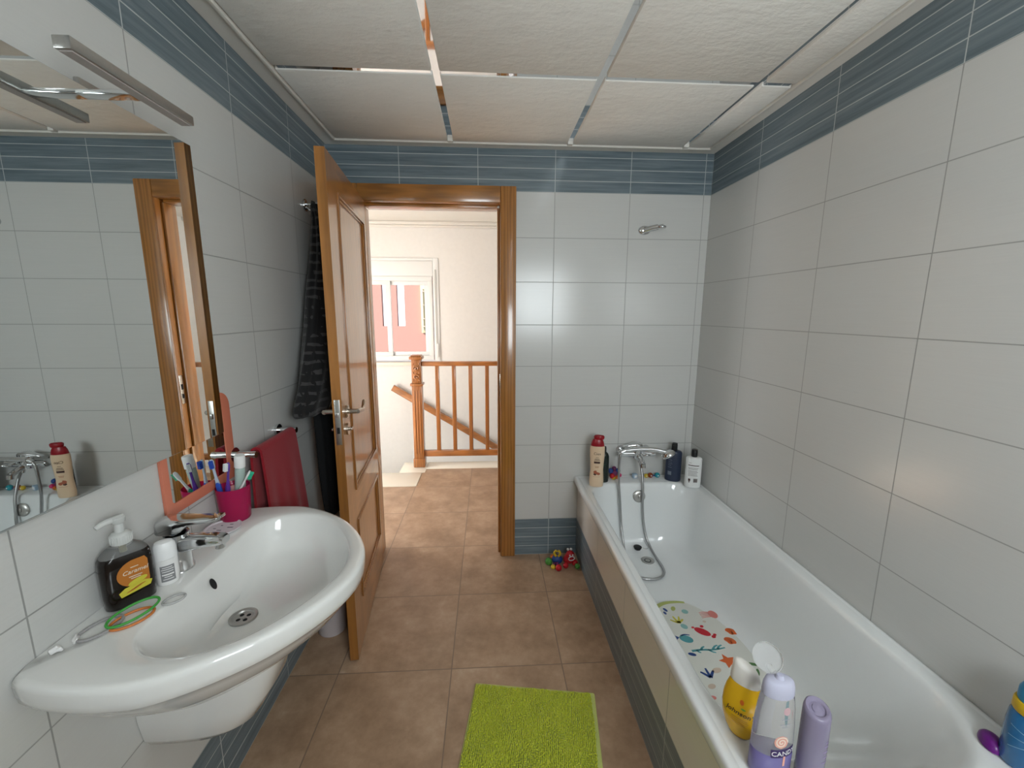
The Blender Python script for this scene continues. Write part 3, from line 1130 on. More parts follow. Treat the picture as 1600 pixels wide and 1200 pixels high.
def ell(rx, ry, n=24):
    return [(rx * cos(2 * pi * k / n), ry * sin(2 * pi * k / n)) for k in range(n)]
front(b, flat_poly(ell(0.0155, 0.0055)), 1, 0.010, 0.050, yf - 0.0007, 0.25)
front(b, flat_poly([(-0.024, -0.009), (0.022, -0.006), (0.026, 0.003), (0.015, 0.0085), (-0.016, 0.007), (-0.026, 0.001)]), 1, 0.006, 0.037, yf - 0.0007, 0.08)
for dx_ in (-0.010, 0.0, 0.010):
    front(b, flat_poly(ell(0.0095, 0.0011)), 0, 0.006 + dx_ * 0.6, 0.037 + dx_ * 0.25, yf - 0.0012, 0.25)
make('label', b, [M_ORANGE, M_LIME, M_PALE], sp)

de = thing('deodorant', 'white roll-on deodorant with grey label beside the tap', 'deodorant', (-0.752, 0.930, ZD), radians(40))
de.scale = (1.13, 1.13, 1.08)
b = BM()
k_ = 0.7
prof = [(0.0165, 0), (0.0185, 0.003), (0.0195, 0.02), (0.0195, 0.058)]
lathe(b, prof, 0, 32, ry=0.8)
make('body', b, M_WHITEP, de)
b = BM()
lathe(b, [(0.0196, 0.0585), (0.0196, 0.078), (0.0185, 0.088), (0.0150, 0.0945), (0.008, 0.097), (0.001, 0.0975)], 0, 32, ry=0.8)
make('cap', b, mat('cap_white', (0.86, 0.86, 0.86), 0.3), de)
b = BM()
M_GREYL = mat('grey_print', (0.24, 0.24, 0.25), 0.5)
wrap(b, patch(0.024, 0.036), 0, 0.0195, 0.0156, 0.028)
for i, (zz, w) in enumerate(((0.042, 0.016), (0.0375, 0.020), (0.0325, 0.018), (0.026, 0.019), (0.021, 0.012), (0.0155, 0.017))):
    wrap(b, patch(w, 0.0016 if i != 3 else 0.003, 10, 1), 1, 0.0195, 0.0156, zz, 0.0, 0.0011)
make('label', b, [M_GREYL, M_WHITEP], de)

bb = BM()
tube(bb, [(-0.812, 0.915, ZD + 0.006), (-0.795, 0.938, ZD + 0.006), (-0.782, 0.962, ZD + 0.006)], 0.0058, 0, 12, 4)
box(bb, -0.787, -0.775, 0.955, 0.972, ZD + 0.0006, ZD + 0.0126, 0, 0.002)
o = make('razor', bb, mat('blue_plastic', (0.02, 0.10, 0.32), 0.35))
tag(o, 'small blue plastic razor lying behind the white deodorant', 'razor')

# bracelets and hair ties
def ring_thing(name, label, cat, c, rx, ry, rot, r, m, z=0.0, wav=0.0, group=None):
    b = BM()
    pts = []
    for k in range(40):
        a = 2 * pi * k / 40
        x, y = rx * cos(a), ry * sin(a)
        pts.append((x * cos(rot) - y * sin(rot), x * sin(rot) + y * cos(rot), r + wav * (0.5 + 0.5 * sin(a + 1.1))))
    tube(b, pts, r, 0, 10, 1, True, False)
    o = make(name, b, m, loc=(c[0], c[1], ZD + z))
    return tag(o, label, cat, group)
ring_thing('hair_tie', 'grey fabric hair tie left of the coloured bracelets', 'hair tie', (-0.776, 0.782), 0.036, 0.023, radians(68), 0.0030, mat('grey_elastic', (0.33, 0.32, 0.32), 0.8, noise=0.25, nscale=400))
ring_thing('bracelet', 'orange rubber bracelet lying under the green bracelet', 'bracelet', (-0.735, 0.806), 0.036, 0.024, radians(55), 0.0026, mat('orange_rubber', (0.62, 0.20, 0.05), 0.5), 0.0003)
ring_thing('bracelet', 'green rubber bracelet lying on the orange one', 'bracelet', (-0.738, 0.815), 0.044, 0.025, radians(62), 0.0026, mat('green_rubber', (0.06, 0.36, 0.06), 0.5), 0.0058, 0.006)
ring_thing('hair_tie', 'clear coiled hair tie right of the green bracelet', 'hair tie', (-0.692, 0.862), 0.020, 0.014, radians(50), 0.0026, mat('clear_rubber', (0.62, 0.62, 0.61), 0.2, trans=0.4), 0.0003)
# crumpled white scraps
def scrap(c, s, seed, label):
    rnd = random.Random(seed)
    b = BM()
    bmesh.ops.create_icosphere(b, subdivisions=3, radius=1.0)
    for v in b.verts:
        n_ = 0.75 + 0.25 * sin(5 * v.co.x + seed) * cos(4 * v.co.y - seed) + 0.12 * rnd.random()
        v.co = Vector((v.co.x * s[0] * n_, v.co.y * s[1] * n_, max(0, v.co.z * n_ + 0.75) * s[2]))
    for f in b.faces:
        f.smooth = True
    o = make('tissue_scrap', b, M_WHITEP, loc=(c[0], c[1], ZD + 0.0002))
    o.rotation_euler = (0, 0, 0.6)
    tag(o, label, 'tissue')
scrap((-0.806, 0.726), (0.012, 0.008, 0.007), 1, 'larger crumpled white scrap at the near corner of the washbasin')
scrap((-0.797, 0.754), (0.006, 0.017, 0.005), 5, 'thin twisted white scrap between the hair tie and the larger scrap')

sd = thing('soap_dish', 'round white slotted soap dish lying behind the tap', 'soap dish', (-0.772, 1.168, ZD))
b = BM()
lathe(b, [(0.036, 0), (0.044, 0.004), (0.047, 0.009), (0.0455, 0.0095), (0.042, 0.006), (0.0005, 0.0055)], 0, 40)
make('dish', b, mat('lilac_white_plastic', (0.74, 0.70, 0.74), 0.3), sd)
b = BM()
for x, y, w, h in ((0.018, 0.002, 0.016, 0.0045), (-0.004, -0.014, 0.012, 0.0035), (-0.012, 0.014, 0.005, 0.004), (0.012, 0.020, 0.009, 0.0035), (-0.022, -0.004, 0.007, 0.0035)):
    box(b, x - w / 2, x + w / 2, y - h / 2, y + h / 2, 0.0056, 0.0063)
make('drain_slots', b, mat('slot_grey', (0.22, 0.20, 0.24), 0.6), sd)

CUP = (-0.777, 1.240)
cu = thing('tumbler', 'translucent magenta plastic tumbler holding toothbrushes on the washbasin', 'tumbler', (CUP[0], CUP[1], ZD))
b = BM()
lathe(b, [(0.0005, 0.0), (0.038, 0), (0.040, 0.003), (0.0455, 0.103), (0.0448, 0.105), (0.0438, 0.103), (0.0380, 0.006), (0.0005, 0.005)], 0, 48, cap0=False, cap1=False)
make('cup', b, mat('magenta_translucent', (0.70, 0.035, 0.17), 0.12, trans=0.62, ior=1.2), cu)

M_BRW = mat('bristle_white', (0.80, 0.82, 0.82), 0.7)
def toothbrush(label, p0, p1, face, handle, grip, bristle):
    """p0 foot, p1 tip of the head; face = direction the bristles point"""
    p0, p1 = Vector(p0), Vector(p1)
    t = thing('toothbrush', label, 'toothbrush', p0)
    d = (p1 - p0)
    L = d.length
    rot = d.to_track_quat('Z', 'Y').to_matrix().to_4x4()
    f = (rot.inverted() @ Vector(face)); f.z = 0; f.normalize()
    tw = atan2(f.y, f.x)
    M_ = rot @ Matrix.Rotation(tw, 4, 'Z')
    b = BM()
    rings = []
    for z, w, h in ((0.0, 0.003, 0.003), (0.006, 0.0055, 0.0045), (0.05, 0.0062, 0.005), (L * 0.55, 0.0060, 0.0045), (L - 0.055, 0.0035, 0.003), (L - 0.030, 0.0033, 0.0028), (L - 0.026, 0.0055, 0.0028), (L - 0.006, 0.006, 0.0028), (L, 0.003, 0.0018)):
        rings.append([M_ @ Vector((p[0], p[1], z)) for p in rrect(-h, h, -w, w, min(w, h) * 0.7, 4, 2)])
    loft(b, rings)
    make('handle', b, handle, t, sharp=60)
    b = BM()
    rings = []
    for z, w, h in ((L * 0.30, 0.0045, 0.0048), (L * 0.33, 0.0068, 0.0056), (L * 0.55, 0.0066, 0.0054), (L * 0.60, 0.0040, 0.0046)):
        rings.append([M_ @ Vector((p[0], p[1], z)) for p in rrect(-h, h, -w, w, 0.003, 4, 2)])
    loft(b, rings)
    make('grip', b, grip, t, sharp=60)
    b = BM()
    for i in range(6):
        for j in range(3):
            z = L - 0.024 + i * 0.004
            y = (j - 1) * 0.0036
            q = M_ @ Vector((0.0028, y, z)); q2 = M_ @ Vector((0.0125, y, z))
            cyl(b, q, q2, 0.0017, 0, 8)
    make('bristles', b, bristle, t)
    return t
M_BBLUE = mat('bristle_blue', (0.02, 0.08, 0.45), 0.6)
M_BGREEN = mat('bristle_green', (0.02, 0.42, 0.25), 0.6)
M_HBLUE = mat('handle_pale_blue', (0.45, 0.52, 0.62), 0.25)
M_HPURP = mat('handle_purple', (0.10, 0.035, 0.30), 0.3)
M_HWHT = mat('handle_white', (0.80, 0.80, 0.80), 0.25)
toothbrush('pale blue toothbrush with blue bristles leaning on the pink framed mirror', (-0.804, 1.240, ZD + 0.012), (-0.8125, 1.212, 1.062), (0.3, -1, 0), M_HBLUE, M_BBLUE, M_BBLUE)
toothbrush('purple toothbrush with white bristles left of the toothpaste tube', (-0.792, 1.222, ZD + 0.012), (-0.768, 1.218, 1.050), (-0.6, -1, 0.1), M_HPURP, M_HPURP, M_BRW)
toothbrush('white toothbrush with green bristles leaning right out of the tumbler', (-0.800, 1.238, ZD + 0.016), (-0.716, 1.230, 1.018), (0.6, 0.3, -0.6), M_HWHT, M_BGREEN, M_BGREEN)
tt = thing('toothpaste_tube', 'white capped toothpaste tube standing in the magenta tumbler', 'toothpaste', (-0.771, 1.256, ZD + 0.012))
mm = Vector((0.022, -0.012, 0.19)).to_track_quat('Z', 'Y').to_matrix().to_4x4()
b = BM()
rings = []
for z, w, h in ((0.0, 0.0185, 0.0012), (0.02, 0.018, 0.004), (0.07, 0.0165, 0.009), (0.125, 0.0145, 0.0125), (0.145, 0.014, 0.013), (0.150, 0.010, 0.010)):
    rings.append([mm @ Vector((w * cos(2 * pi * k / 28), h * sin(2 * pi * k / 28), z)) for k in range(28)])
loft(b, rings)
make('tube', b, mat('tube_grey_green', (0.40, 0.50, 0.46), 0.3), tt)
b = BM()
lathe(b, [(0.0125, 0.150), (0.0150, 0.152), (0.0145, 0.186), (0.0135, 0.190), (0.0005, 0.190)], 0, 28, mtx=mm, cap1=False)
make('cap', b, M_WHITEP, tt)
bb = BM()
lathe(bb, [(0.010, 0), (0.0115, 0.004), (0.0115, 0.075), (0.0095, 0.084), (0.005, 0.088), (0.0005, 0.089)], 0, 24)
o = make('lip_balm', bb, mat('pale_pink', (0.75, 0.36, 0.36), 0.4), loc=(-0.793, 1.268, ZD + 0.0062))
tag(o, 'pale pink round-topped stick standing inside the magenta tumbler', 'stick')


# ================================================================== towel rail, towel, hook, garments, bin
tr = thing('towel_rail', 'short chrome towel rail on the left wall carrying the red towel', 'towel rail', (XL, 1.49, 1.030))
b = BM()
cyl(b, (0.064, -0.155, 0), (0.064, 0.155, 0), 0.0085, 0, 20)
make('bar', b, M_CHROME, tr)
for s_ in (-1, 1):
    b = BM()
    cyl(b, (0.0008, s_ * 0.145, 0), (0.010, s_ * 0.145, 0), 0.024, 0, 24)
    cyl(b, (0.010, s_ * 0.145, 0), (0.076, s_ * 0.145, 0), 0.011, 0, 20)
    make('post', b, M_CHROME, tr)

M_RED = mat('red_terry', (0.27, 0.005, 0.014), 0.95, noise=0.25, nscale=500, bump=0.002, sheen=0.15)
b = BM()
xr, zr = XL + 0.064, 1.030
prof = []
for k in range(13):
    prof.append((xr - 0.014 - 0.006 * (1 - k / 12), zr - 0.42 * (1 - k / 12), k / 12 * 0.45))
for k in range(1, 8):
    a = pi - pi * k / 8
    prof.append((xr + 0.014 * cos(a), zr + 0.014 * sin(a), 0.45 + 0.1 * k / 8))
for k in range(16):
    prof.append((xr + 0.014 + 0.020 * (k / 15) ** 0.8, zr - 0.50 * k / 15, 0.55 + 0.45 * k / 15))
rings = []
NY = 28
def towel_ring(side):
    rows = []
    for i, (x, z, t) in enumerate(prof):
        p0 = prof[max(i - 1, 0)]; p1 = prof[min(i + 1, len(prof) - 1)]
        tx, tz = p1[0] - p0[0], p1[1] - p0[1]
        l = sqrt(tx * tx + tz * tz) or 1
        nx, nz = -tz / l, tx / l
        ya = 1.360 + (1.368 - 1.360) * min(1, max(0, (t - 0.42) / 0.14))
        yb = 1.612 + 0.045 * max(0, t - 0.55) / 0.45
        row = []
        for k in range(NY + 1):
            f = k / NY
            fold = 0.006 * sin(f * 9 + t * 3) * (max(0, t - 0.55) / 0.45) + 0.004 * sin(f * 21) * (max(0, t - 0.6) / 0.4)
            row.append((x + nx * (side * 0.0042) + fold, ya + (yb - ya) * f, z + nz * side * 0.0042))
        rows.append(row)
    return rows
r0, r1 = towel_ring(1), towel_ring(-1)
for i in range(len(prof)):
    rings.append(r0[i] + r1[i][::-1])
loft(b, rings)
o = make('towel', b, M_RED, sharp=75)
tag(o, 'dark red terry towel folded over the chrome rail beside the door', 'towel')

hk = thing('wall_hook', 'chrome robe hook high on the left wall behind the open door', 'hook', (XL, 2.06, 1.968))
b = BM()
cyl(b, (0.0008, 0, 0), (0.007, 0, 0), 0.027, 0, 28)
cyl(b, (0.007, 0, 0), (0.010, 0, 0), 0.020, 0, 28)
make('base_plate', b, M_CHROME, hk)
b = BM()
tube(b, [(0.008, 0, 0.004), (0.03, 0, 0.004), (0.055, 0, 0.006), (0.072, 0, 0.018)], 0.006, 0, 12, 5)
ball(b, (0.074, 0, 0.02), 0.010, 0, 14, 10)
tube(b, [(0.008, 0, -0.008), (0.026, 0, -0.022), (0.040, 0, -0.014)], 0.0055, 0, 12, 5)
ball(b, (0.041, 0, -0.012), 0.008, 0, 14, 10)
make('hook_arm', b, M_CHROME, hk)

def drape(name, secs, m, label, cat, seed, amp=0.010):
    """secs: (z, y near, y far, x centre, half depth)"""
    rnd = random.Random(seed)
    ph = [rnd.uniform(0, 6.28) for _ in range(4)]
    n = 96
    P = catmull([(s[1], s[2], s[0]) for s in secs], 6)
    Q = catmull([(s[3], s[4], s[0]) for s in secs], 6)
    rings = []
    for p, q in zip(P, Q):
        y0, y1, z = p
        xc, hd = q.x, q.y
        ring = []
        g = min(1, hd / 0.04)
        for k in range(n):
            a = 2 * pi * k / n
            f = amp * g * (sin(5 * a + ph[0] + z * 3) + 0.6 * sin(9 * a + ph[1] - z * 5) + 0.35 * sin(14 * a + ph[2]))
            hy = (y1 - y0) / 2
            e = 0.8
            ca = (1 if cos(a) >= 0 else -1) * abs(cos(a)) ** e
            sa = (1 if sin(a) >= 0 else -1) * abs(sin(a)) ** e
            x = xc + (hd + f) * ca
            x = max(x, XL + 0.003)
            x = min(x, -0.628)
            ring.append((x, (y0 + y1) / 2 + (hy + f * 0.6) * sa, z))
        rings.append(ring)
    b = BM()
    loft(b, rings)
    o = make(name, b, m, sharp=80)
    return tag(o, label, cat)
drape('robe', [(1.985, 2.045, 2.075, -0.792, 0.004), (1.95, 2.015, 2.13, -0.778, 0.016), (1.875, 1.975, 2.18, -0.758, 0.030), (1.72, 1.93, 2.21, -0.748, 0.042), (1.583, 1.87, 2.23, -0.742, 0.050), (1.45, 1.82, 2.25, -0.740, 0.053), (1.309, 1.755, 2.25, -0.738, 0.056), (1.19, 1.69, 2.25, -0.738, 0.056), (1.10, 1.635, 2.25, -0.742, 0.054), (1.07, 1.65, 2.24, -0.745, 0.048)],
      stripes_mat(), 'black robe with thin grey stripes hanging behind the open door', 'robe', 3)
drape('trousers', [(1.062, 1.78, 2.18, -0.735, 0.034), (0.95, 1.785, 2.16, -0.732, 0.040), (0.80, 1.79, 2.13, -0.732, 0.040), (0.66, 1.80, 2.11, -0.734, 0.036), (0.56, 1.82, 2.10, -0.736, 0.030)],
      mat('black_cloth', (0.008, 0.009, 0.010), 0.95), 'plain black garment hanging below the striped robe behind the door', 'garment', 8, 0.006)
wbin = thing('waste_bin', 'small pale plastic waste bin on the floor behind the door', 'bin', (-0.748, 1.805, 0))
b = BM()
lathe(b, [(0.0005, 0.001), (0.058, 0.001), (0.061, 0.006), (0.074, 0.24), (0.0775, 0.244), (0.0765, 0.25), (0.072, 0.246), (0.059, 0.012), (0.0005, 0.010)], 0, 40, cap0=False, cap1=False)
make('bucket', b, mat('pale_lilac_plastic', (0.70, 0.64, 0.66), 0.5), wbin)

# ================================================================== bath mat
MA = radians(-8.6)
mt_ = thing('bath_mat', 'lime green chenille bath mat on the floor beside the bathtub', 'bath mat', (-0.059 + 0.238 * cos(MA) + 0.36 * sin(MA), 1.466 + 0.238 * sin(MA) - 0.36 * cos(MA), 0.0), MA)
MW, ML = 0.238, 0.36
b = BM()
n = 40
o_ = rrect(-MW, MW, -ML, ML, 0.008, 4, n)
i_ = rrect(-MW + 0.007, MW - 0.007, -ML + 0.007, ML - 0.007, 0.006, 4, n)
loft(b, [[(x, y, 0.0008) for x, y in o_], [(x, y, 0.005) for x, y in o_], [(x, y, 0.0068) for x, y in i_]], smooth=False)
make('backing', b, mat('pale_green_binding', (0.58, 0.64, 0.20), 0.9, noise=0.15, nscale=300), mt_)
rnd = random.Random(4)
vs, fs = [], []
sx, sy = 0.0066, 0.0060
nx, ny = int((2 * MW - 0.016) / sx), int((2 * ML - 0.016) / sy)
for i in range(nx):
    for j in range(ny):
        x = -MW + 0.0095 + (i + 0.5 * (j % 2) * 0.0) * sx + rnd.uniform(-0.0008, 0.0008)
        y = -ML + 0.0095 + j * sy + rnd.uniform(-0.0008, 0.0008)
        clump = sin(x * 60 + 3 * sin(y * 35)) * cos(y * 48 + 2 * sin(x * 50))
        lx = 0.0022 * sin(x * 41 + y * 23) + rnd.uniform(-0.0016, 0.0016)
        ly = 0.0022 * cos(y * 37 - x * 31) - 0.001 + rnd.uniform(-0.0016, 0.0016)
        h = 0.0105 + 0.003 * clump + rnd.uniform(-0.001, 0.001)
        base = len(vs)
        for (r, t) in ((0.0027, 0.0), (0.0035, 0.55), (0.0030, 0.86)):
            for k in range(6):
                a = 2 * pi * k / 6
                vs.append((x + lx * t + r * cos(a), y + ly * t + r * sin(a), 0.0058 + h * t))
        vs.append((x + lx, y + ly, 0.0058 + h))
        for q in range(2):
            for k in range(6):
                k2 = (k + 1) % 6
                fs.append((base + q * 6 + k, base + q * 6 + k2, base + q * 6 + 6 + k2, base + q * 6 + 6 + k))
        for k in range(6):
            fs.append((base + 12 + k, base + 12 + (k + 1) % 6, base + 18))
me = bpy.data.meshes.new('pile')
me.from_pydata(vs, [], fs)
me.polygons.foreach_set('use_smooth', [True] * len(fs))
me.materials.append(mat('lime_chenille', (0.50, 0.55, 0.022), 0.85, noise=0.2, nscale=90, sheen=0.3))
o = bpy.data.objects.new('pile', me)
COL.objects.link(o)
o.parent = mt_
o['kind'] = 'stuff'

# ================================================================== bathtub
shell('wall_bathtub_front', [(XT, XT + 0.03, 0.592, D - 0.0005, 0, 0.470)], M_TILE_YT)
shell('wall_bathtub_end', [(XT, XR - 0.001, 0.562, 0.5915, 0, 0.470)], M_TILE_X)
bt = thing('bathtub', 'long white built-in bathtub along the right wall', 'bathtub')
X0, X1, Y0b, Y1b = 0.5165, XR - 0.0015, 0.558, D - 0.0015
ZR = 0.5105
def tr_(x0, x1, y0, y1, r, z):
    return [(x, y, z) for x, y in rrect(x0, x1, y0, y1, r, 10, 14)]
rings = [
    tr_(0.59, 1.17, 0.70, 2.30, 0.10, 0.06),
    tr_(0.575, 1.19, 0.63, 2.32, 0.10, 0.30),
    tr_(0.574, 1.20, 0.61, 2.34, 0.06, 0.470),
    tr_(X0 + 0.002, X1, Y0b, Y1b, 0.004, 0.4725),
    tr_(X0, X1, Y0b, Y1b, 0.006, 0.480),
    tr_(X0, X1, Y0b, Y1b, 0.006, 0.500),
    tr_(X0 + 0.003, X1 - 0.001, Y0b + 0.003, Y1b - 0.001, 0.006, 0.5075),
    tr_(X0 + 0.008, X1 - 0.003, Y0b + 0.008, Y1b - 0.003, 0.008, ZR),
    tr_(X0 + 0.026, X1 - 0.014, Y0b + 0.026, Y1b - 0.014, 0.010, ZR),
    tr_(X0 + 0.0275, X1 - 0.0155, Y0b + 0.0275, Y1b - 0.0155, 0.010, ZR - 0.0022),
    tr_(X0 + 0.030, X1 - 0.0175, Y0b + 0.030, Y1b - 0.0175, 0.012, ZR - 0.0022),
    tr_(X0 + 0.050, 1.186, 0.668, 2.270, [0.215, 0.13, 0.13, 0.27], ZR - 0.0024),
    tr_(X0 + 0.056, 1.180, 0.682, 2.262, [0.21, 0.13, 0.13, 0.265], ZR - 0.0065),
    tr_(X0 + 0.062, 1.174, 0.700, 2.255, [0.205, 0.13, 0.13, 0.26], ZR - 0.020),
    tr_(0.590, 1.160, 0.755, 2.245, [0.20, 0.135, 0.135, 0.25], 0.42),
    tr_(0.606, 1.142, 0.835, 2.232, [0.20, 0.14, 0.14, 0.23], 0.30),
    tr_(0.624, 1.122, 0.920, 2.218, [0.20, 0.15, 0.15, 0.22], 0.205),
    tr_(0.645, 1.100, 1.000, 2.200, [0.19, 0.15, 0.15, 0.19], 0.152),
    tr_(0.675, 1.070, 1.060, 2.165, [0.18, 0.14, 0.14, 0.18], 0.128),
    tr_(0.715, 1.030, 1.120, 2.110, [0.15, 0.12, 0.12, 0.15], 0.1205),
    tr_(0.80, 0.94, 1.30, 1.95, 0.06, 0.1195),
]
b = BM()
loft(b, rings)
make('tub_body', b, M_ENAMEL, bt, sharp=60)
ZF = 0.1203
b = BM()
dx_, dy_ = 0.886, 2.085
lathe(b, [(0.036, ZF + 0.0005), (0.036, ZF + 0.003), (0.031, ZF + 0.004), (0.025, ZF + 0.0025), (0.022, ZF + 0.0012), (0.0005, ZF + 0.0012)], 0, 40, dx_, dy_, cap0=False, cap1=False)
lathe(b, [(0.0185, ZF + 0.0016), (0.0165, ZF + 0.0024), (0.0145, ZF + 0.0016)], 1, 32, dx_, dy_, cap0=False, cap1=False)
lathe(b, [(0.010, ZF + 0.0014), (0.007, ZF + 0.003), (0.0005, ZF + 0.0035)], 0, 24, dx_, dy_, cap0=False, cap1=False)
make('drain', b, [M_STEEL, M_DARK], bt)
b = BM()
mo = Matrix.Translation((0.876, 2.2435, 0.432)) @ Matrix.Rotation(radians(83), 4, 'X')
lathe(b, [(0.0005, 0.0), (0.036, 0.0), (0.036, 0.006), (0.031, 0.011), (0.020, 0.012), (0.0005, 0.0125)], 0, 40, mtx=mo, cap0=False, cap1=False)
box_ = BM(); box(box_, -0.007, 0.007, -0.010, 0.010, 0.012, 0.016, 0, 0.003); join(b, box_, 0, mo)
make('overflow_cap', b, M_STEEL, bt)
pl = thing('bath_plug', 'black rubber plug on a thin chain lying beside the bath drain', 'plug', (0.856, 2.166, 0.1400), 0.0)
b = BM()
lathe(b, [(0.0005, 0.002), (0.017, 0.002), (0.022, 0.012), (0.023, 0.017), (0.018, 0.019), (0.0005, 0.020)], 0, 32, cap0=False, cap1=False)
make('stopper', b, mat('black_rubber', (0.012, 0.011, 0.011), 0.55), pl)
b = BM()
ch = catmull([(0.018, 0, 0.014), (0.05, -0.002, 0.004), (0.066, 0.006, 0.008), (0.058, 0.02, 0.018), (0.050, 0.035, 0.034)], 7)
for p in ch:
    ball(b, p, 0.0017, 0, 6, 4)
tube(b, ch, 0.0007, 0, 5, 1, smoothpath=False)
make('chain', b, M_STEEL, pl)
rebase(bt, (0.875, 1.507, 0.06))

# ------------------------------------------------------------------ printed round mat in the tub
ZM = 0.1228
bm_ = thing('bath_tub_mat', 'white oval anti-slip mat printed with sea animals on the bathtub floor', 'bath mat', (0.868, 1.405, ZM))
b = BM()
RX, RY = 0.196, 0.345
el = [(RX * cos(2 * pi * k / 72), RY * sin(2 * pi * k / 72)) for k in range(72)]
HM = 0.0035
loft(b, [[(x * 0.99, y * 0.99, 0.0003) for x, y in el], [(x, y, 0.001) for x, y in el], [(x, y, HM - 0.0007) for x, y in el], [(x * 0.993, y * 0.993, HM) for x, y in el]], 0, smooth=False)
cols = [('mat_white', (0.72, 0.72, 0.66)), ('print_red', (0.52, 0.015, 0.03)), ('print_orange', (0.66, 0.13, 0.03)), ('print_coral', (0.68, 0.22, 0.19)), ('print_teal', (0.09, 0.33, 0.36)), ('print_aqua', (0.25, 0.46, 0.44)),
        ('print_yellow', (0.56, 0.50, 0.06)), ('print_olive', (0.42, 0.46, 0.14)), ('print_navy', (0.02, 0.06, 0.22)), ('print_green', (0.08, 0.18, 0.06)), ('print_sand', (0.62, 0.50, 0.40))]
mats_ = [mat(n_, c_, 0.45) for n_, c_ in cols]
def pr(pts, cx, cy, mi, rot=0.0, sc=1.0):
    b2 = BM()
    c, s = cos(rot), sin(rot)
    q = [((x * c - y * s) * sc + cx - 0.868, (x * s + y * c) * sc + cy - 1.405) for x, y in pts]
    loft(b2, [[(x, y, HM - 0.0005) for x, y in q], [(x, y, HM + 0.0004) for x, y in q]], 0, smooth=False)
    join(b, b2, mi)
def ln(pts, w, cx, cy, mi):
    P = catmull([(p[0], p[1], 0) for p in pts], 5)
    L_, R_ = [], []
    for i, p in enumerate(P):
        d = (P[min(i + 1, len(P) - 1)] - P[max(i - 1, 0)]).normalized()
        k = w * (1 - 0.5 * i / len(P))
        L_.append((p.x - d.y * k, p.y + d.x * k)); R_.append((p.x + d.y * k, p.y - d.x * k))
    pr(L_ + R_[::-1], cx, cy, mi)
def e_(rx, ry, n=20):
    return ell(rx, ry, n)
# jellyfish
pr(e_(0.020, 0.024), 1.022, 1.648, 3)
for k in range(5):
    ln([(-0.012, 0.014 - 0.007 * k), (-0.035, 0.017 - 0.008 * k), (-0.056, 0.012 - 0.008 * k)], 0.0022, 1.018, 1.648, 3)
# crab
pr(e_(0.034, 0.019), 0.921, 1.548, 1, radians(-38))
for dx_, dy_, r_ in ((0.034, -0.030, 0.010), (0.044, -0.020, 0.008), (0.012, 0.030, 0.009), (-0.030, 0.026, 0.007)):
    pr(e_(r_, r_ * 0.8, 12), 0.921 + dx_, 1.548 + dy_, 1, 0.4)
# shells
for cx, cy in ((1.046, 1.542), (1.012, 1.492)):
    pr([(0.024 * cos(a) * (1 if sin(a) > -0.5 else 0.6), 0.019 * sin(a)) for a in [2 * pi * k / 18 for k in range(18)]], cx, cy, 2, radians(-30))
    for k in (-1, 0, 1):
        ln([(0.0, -0.014), (0.010 * k, 0.014)], 0.0013, cx, cy, 3)
# coral
ln([(-0.07, -0.004), (-0.03, 0.0), (0.02, -0.002), (0.075, 0.006)], 0.0055, 0.895, 1.452, 4)
for x, dx_, dy_ in ((-0.03, 0.022, 0.016), (0.0, 0.025, -0.017), (0.02, 0.030, 0.020), (0.04, 0.028, 0.020), (-0.05, 0.014, -0.014)):
    ln([(x, 0), (x + dx_ * 0.5, dy_ * 0.7), (x + dx_, dy_)], 0.0048, 0.895, 1.452, 4)
# starfish
pr([((0.036 if k % 2 == 0 else 0.0175) * cos(2 * pi * k / 10 + 0.5), (0.036 if k % 2 == 0 else 0.0175) * sin(2 * pi * k / 10 + 0.5)) for k in range(10)], 0.945, 1.392, 2)
# leaves, plants, fish, weed
pr(e_(0.020, 0.007), 1.035, 1.372, 9, -0.3)
pr(e_(0.018, 0.006), 1.030, 1.335, 9, 1.1)
ln([(-0.085, -0.012), (-0.04, 0.010), (0.02, 0.016), (0.06, 0.010)], 0.011, 0.868, 1.722, 7)
for dx_, dy_ in ((-0.03, 0.0), (-0.01, 0.02), (0.016, 0.018), (0.028, 0.0), (0.01, -0.02)):
    ln([(0, -0.02), (dx_ * 0.6, dy_ * 0.5 - 0.01), (dx_, dy_)], 0.006, 0.842, 1.625, 6)
pr(e_(0.015, 0.014), 0.902, 1.672, 5); pr(e_(0.014, 0.016), 0.856, 1.582, 5, 0.5)
pr(e_(0.016, 0.010), 0.856, 1.694, 7, 1.0)
pr(e_(0.007, 0.013), 0.816, 1.688, 8, 0.4); pr(e_(0.006, 0.010), 0.806, 1.668, 8, 0.2)
pr(e_(0.028, 0.020), 0.832, 1.512, 4, -0.4); pr([(0, 0), (-0.022, 0.016), (-0.018, -0.016)], 0.806, 1.522, 8)
ln([(-0.02, 0.018), (0, 0.024), (0.02, 0.020)], 0.004, 0.836, 1.512, 8)
for dx_, dy_ in ((-0.028, 0.010), (0.0, 0.026), (0.026, 0.014)):
    ln([(0, -0.016), (dx_ * 0.7, dy_ * 0.4), (dx_, dy_)], 0.006, 0.836, 1.338, 8)
pr(e_(0.016, 0.008), 0.818, 1.432, 8, -0.3)
pr(e_(0.020, 0.011), 0.876, 1.352, 10, 0.3); pr(e_(0.016, 0.010), 0.82, 1.285, 10, 0.3)
pr(e_(0.008, 0.006), 0.960, 1.606, 10); pr(e_(0.012, 0.008), 0.80, 1.24, 3); pr(e_(0.03, 0.018), 0.90, 1.20, 4, 0.7); pr(e_(0.024, 0.016), 0.96, 1.26, 2, 0.2)
pr(e_(0.022, 0.014), 0.76, 1.56, 6, 0.2); pr(e_(0.022, 0.014), 0.74, 1.44, 1, 0.7); pr(e_(0.02, 0.014), 0.76, 1.32, 7, 0.7)
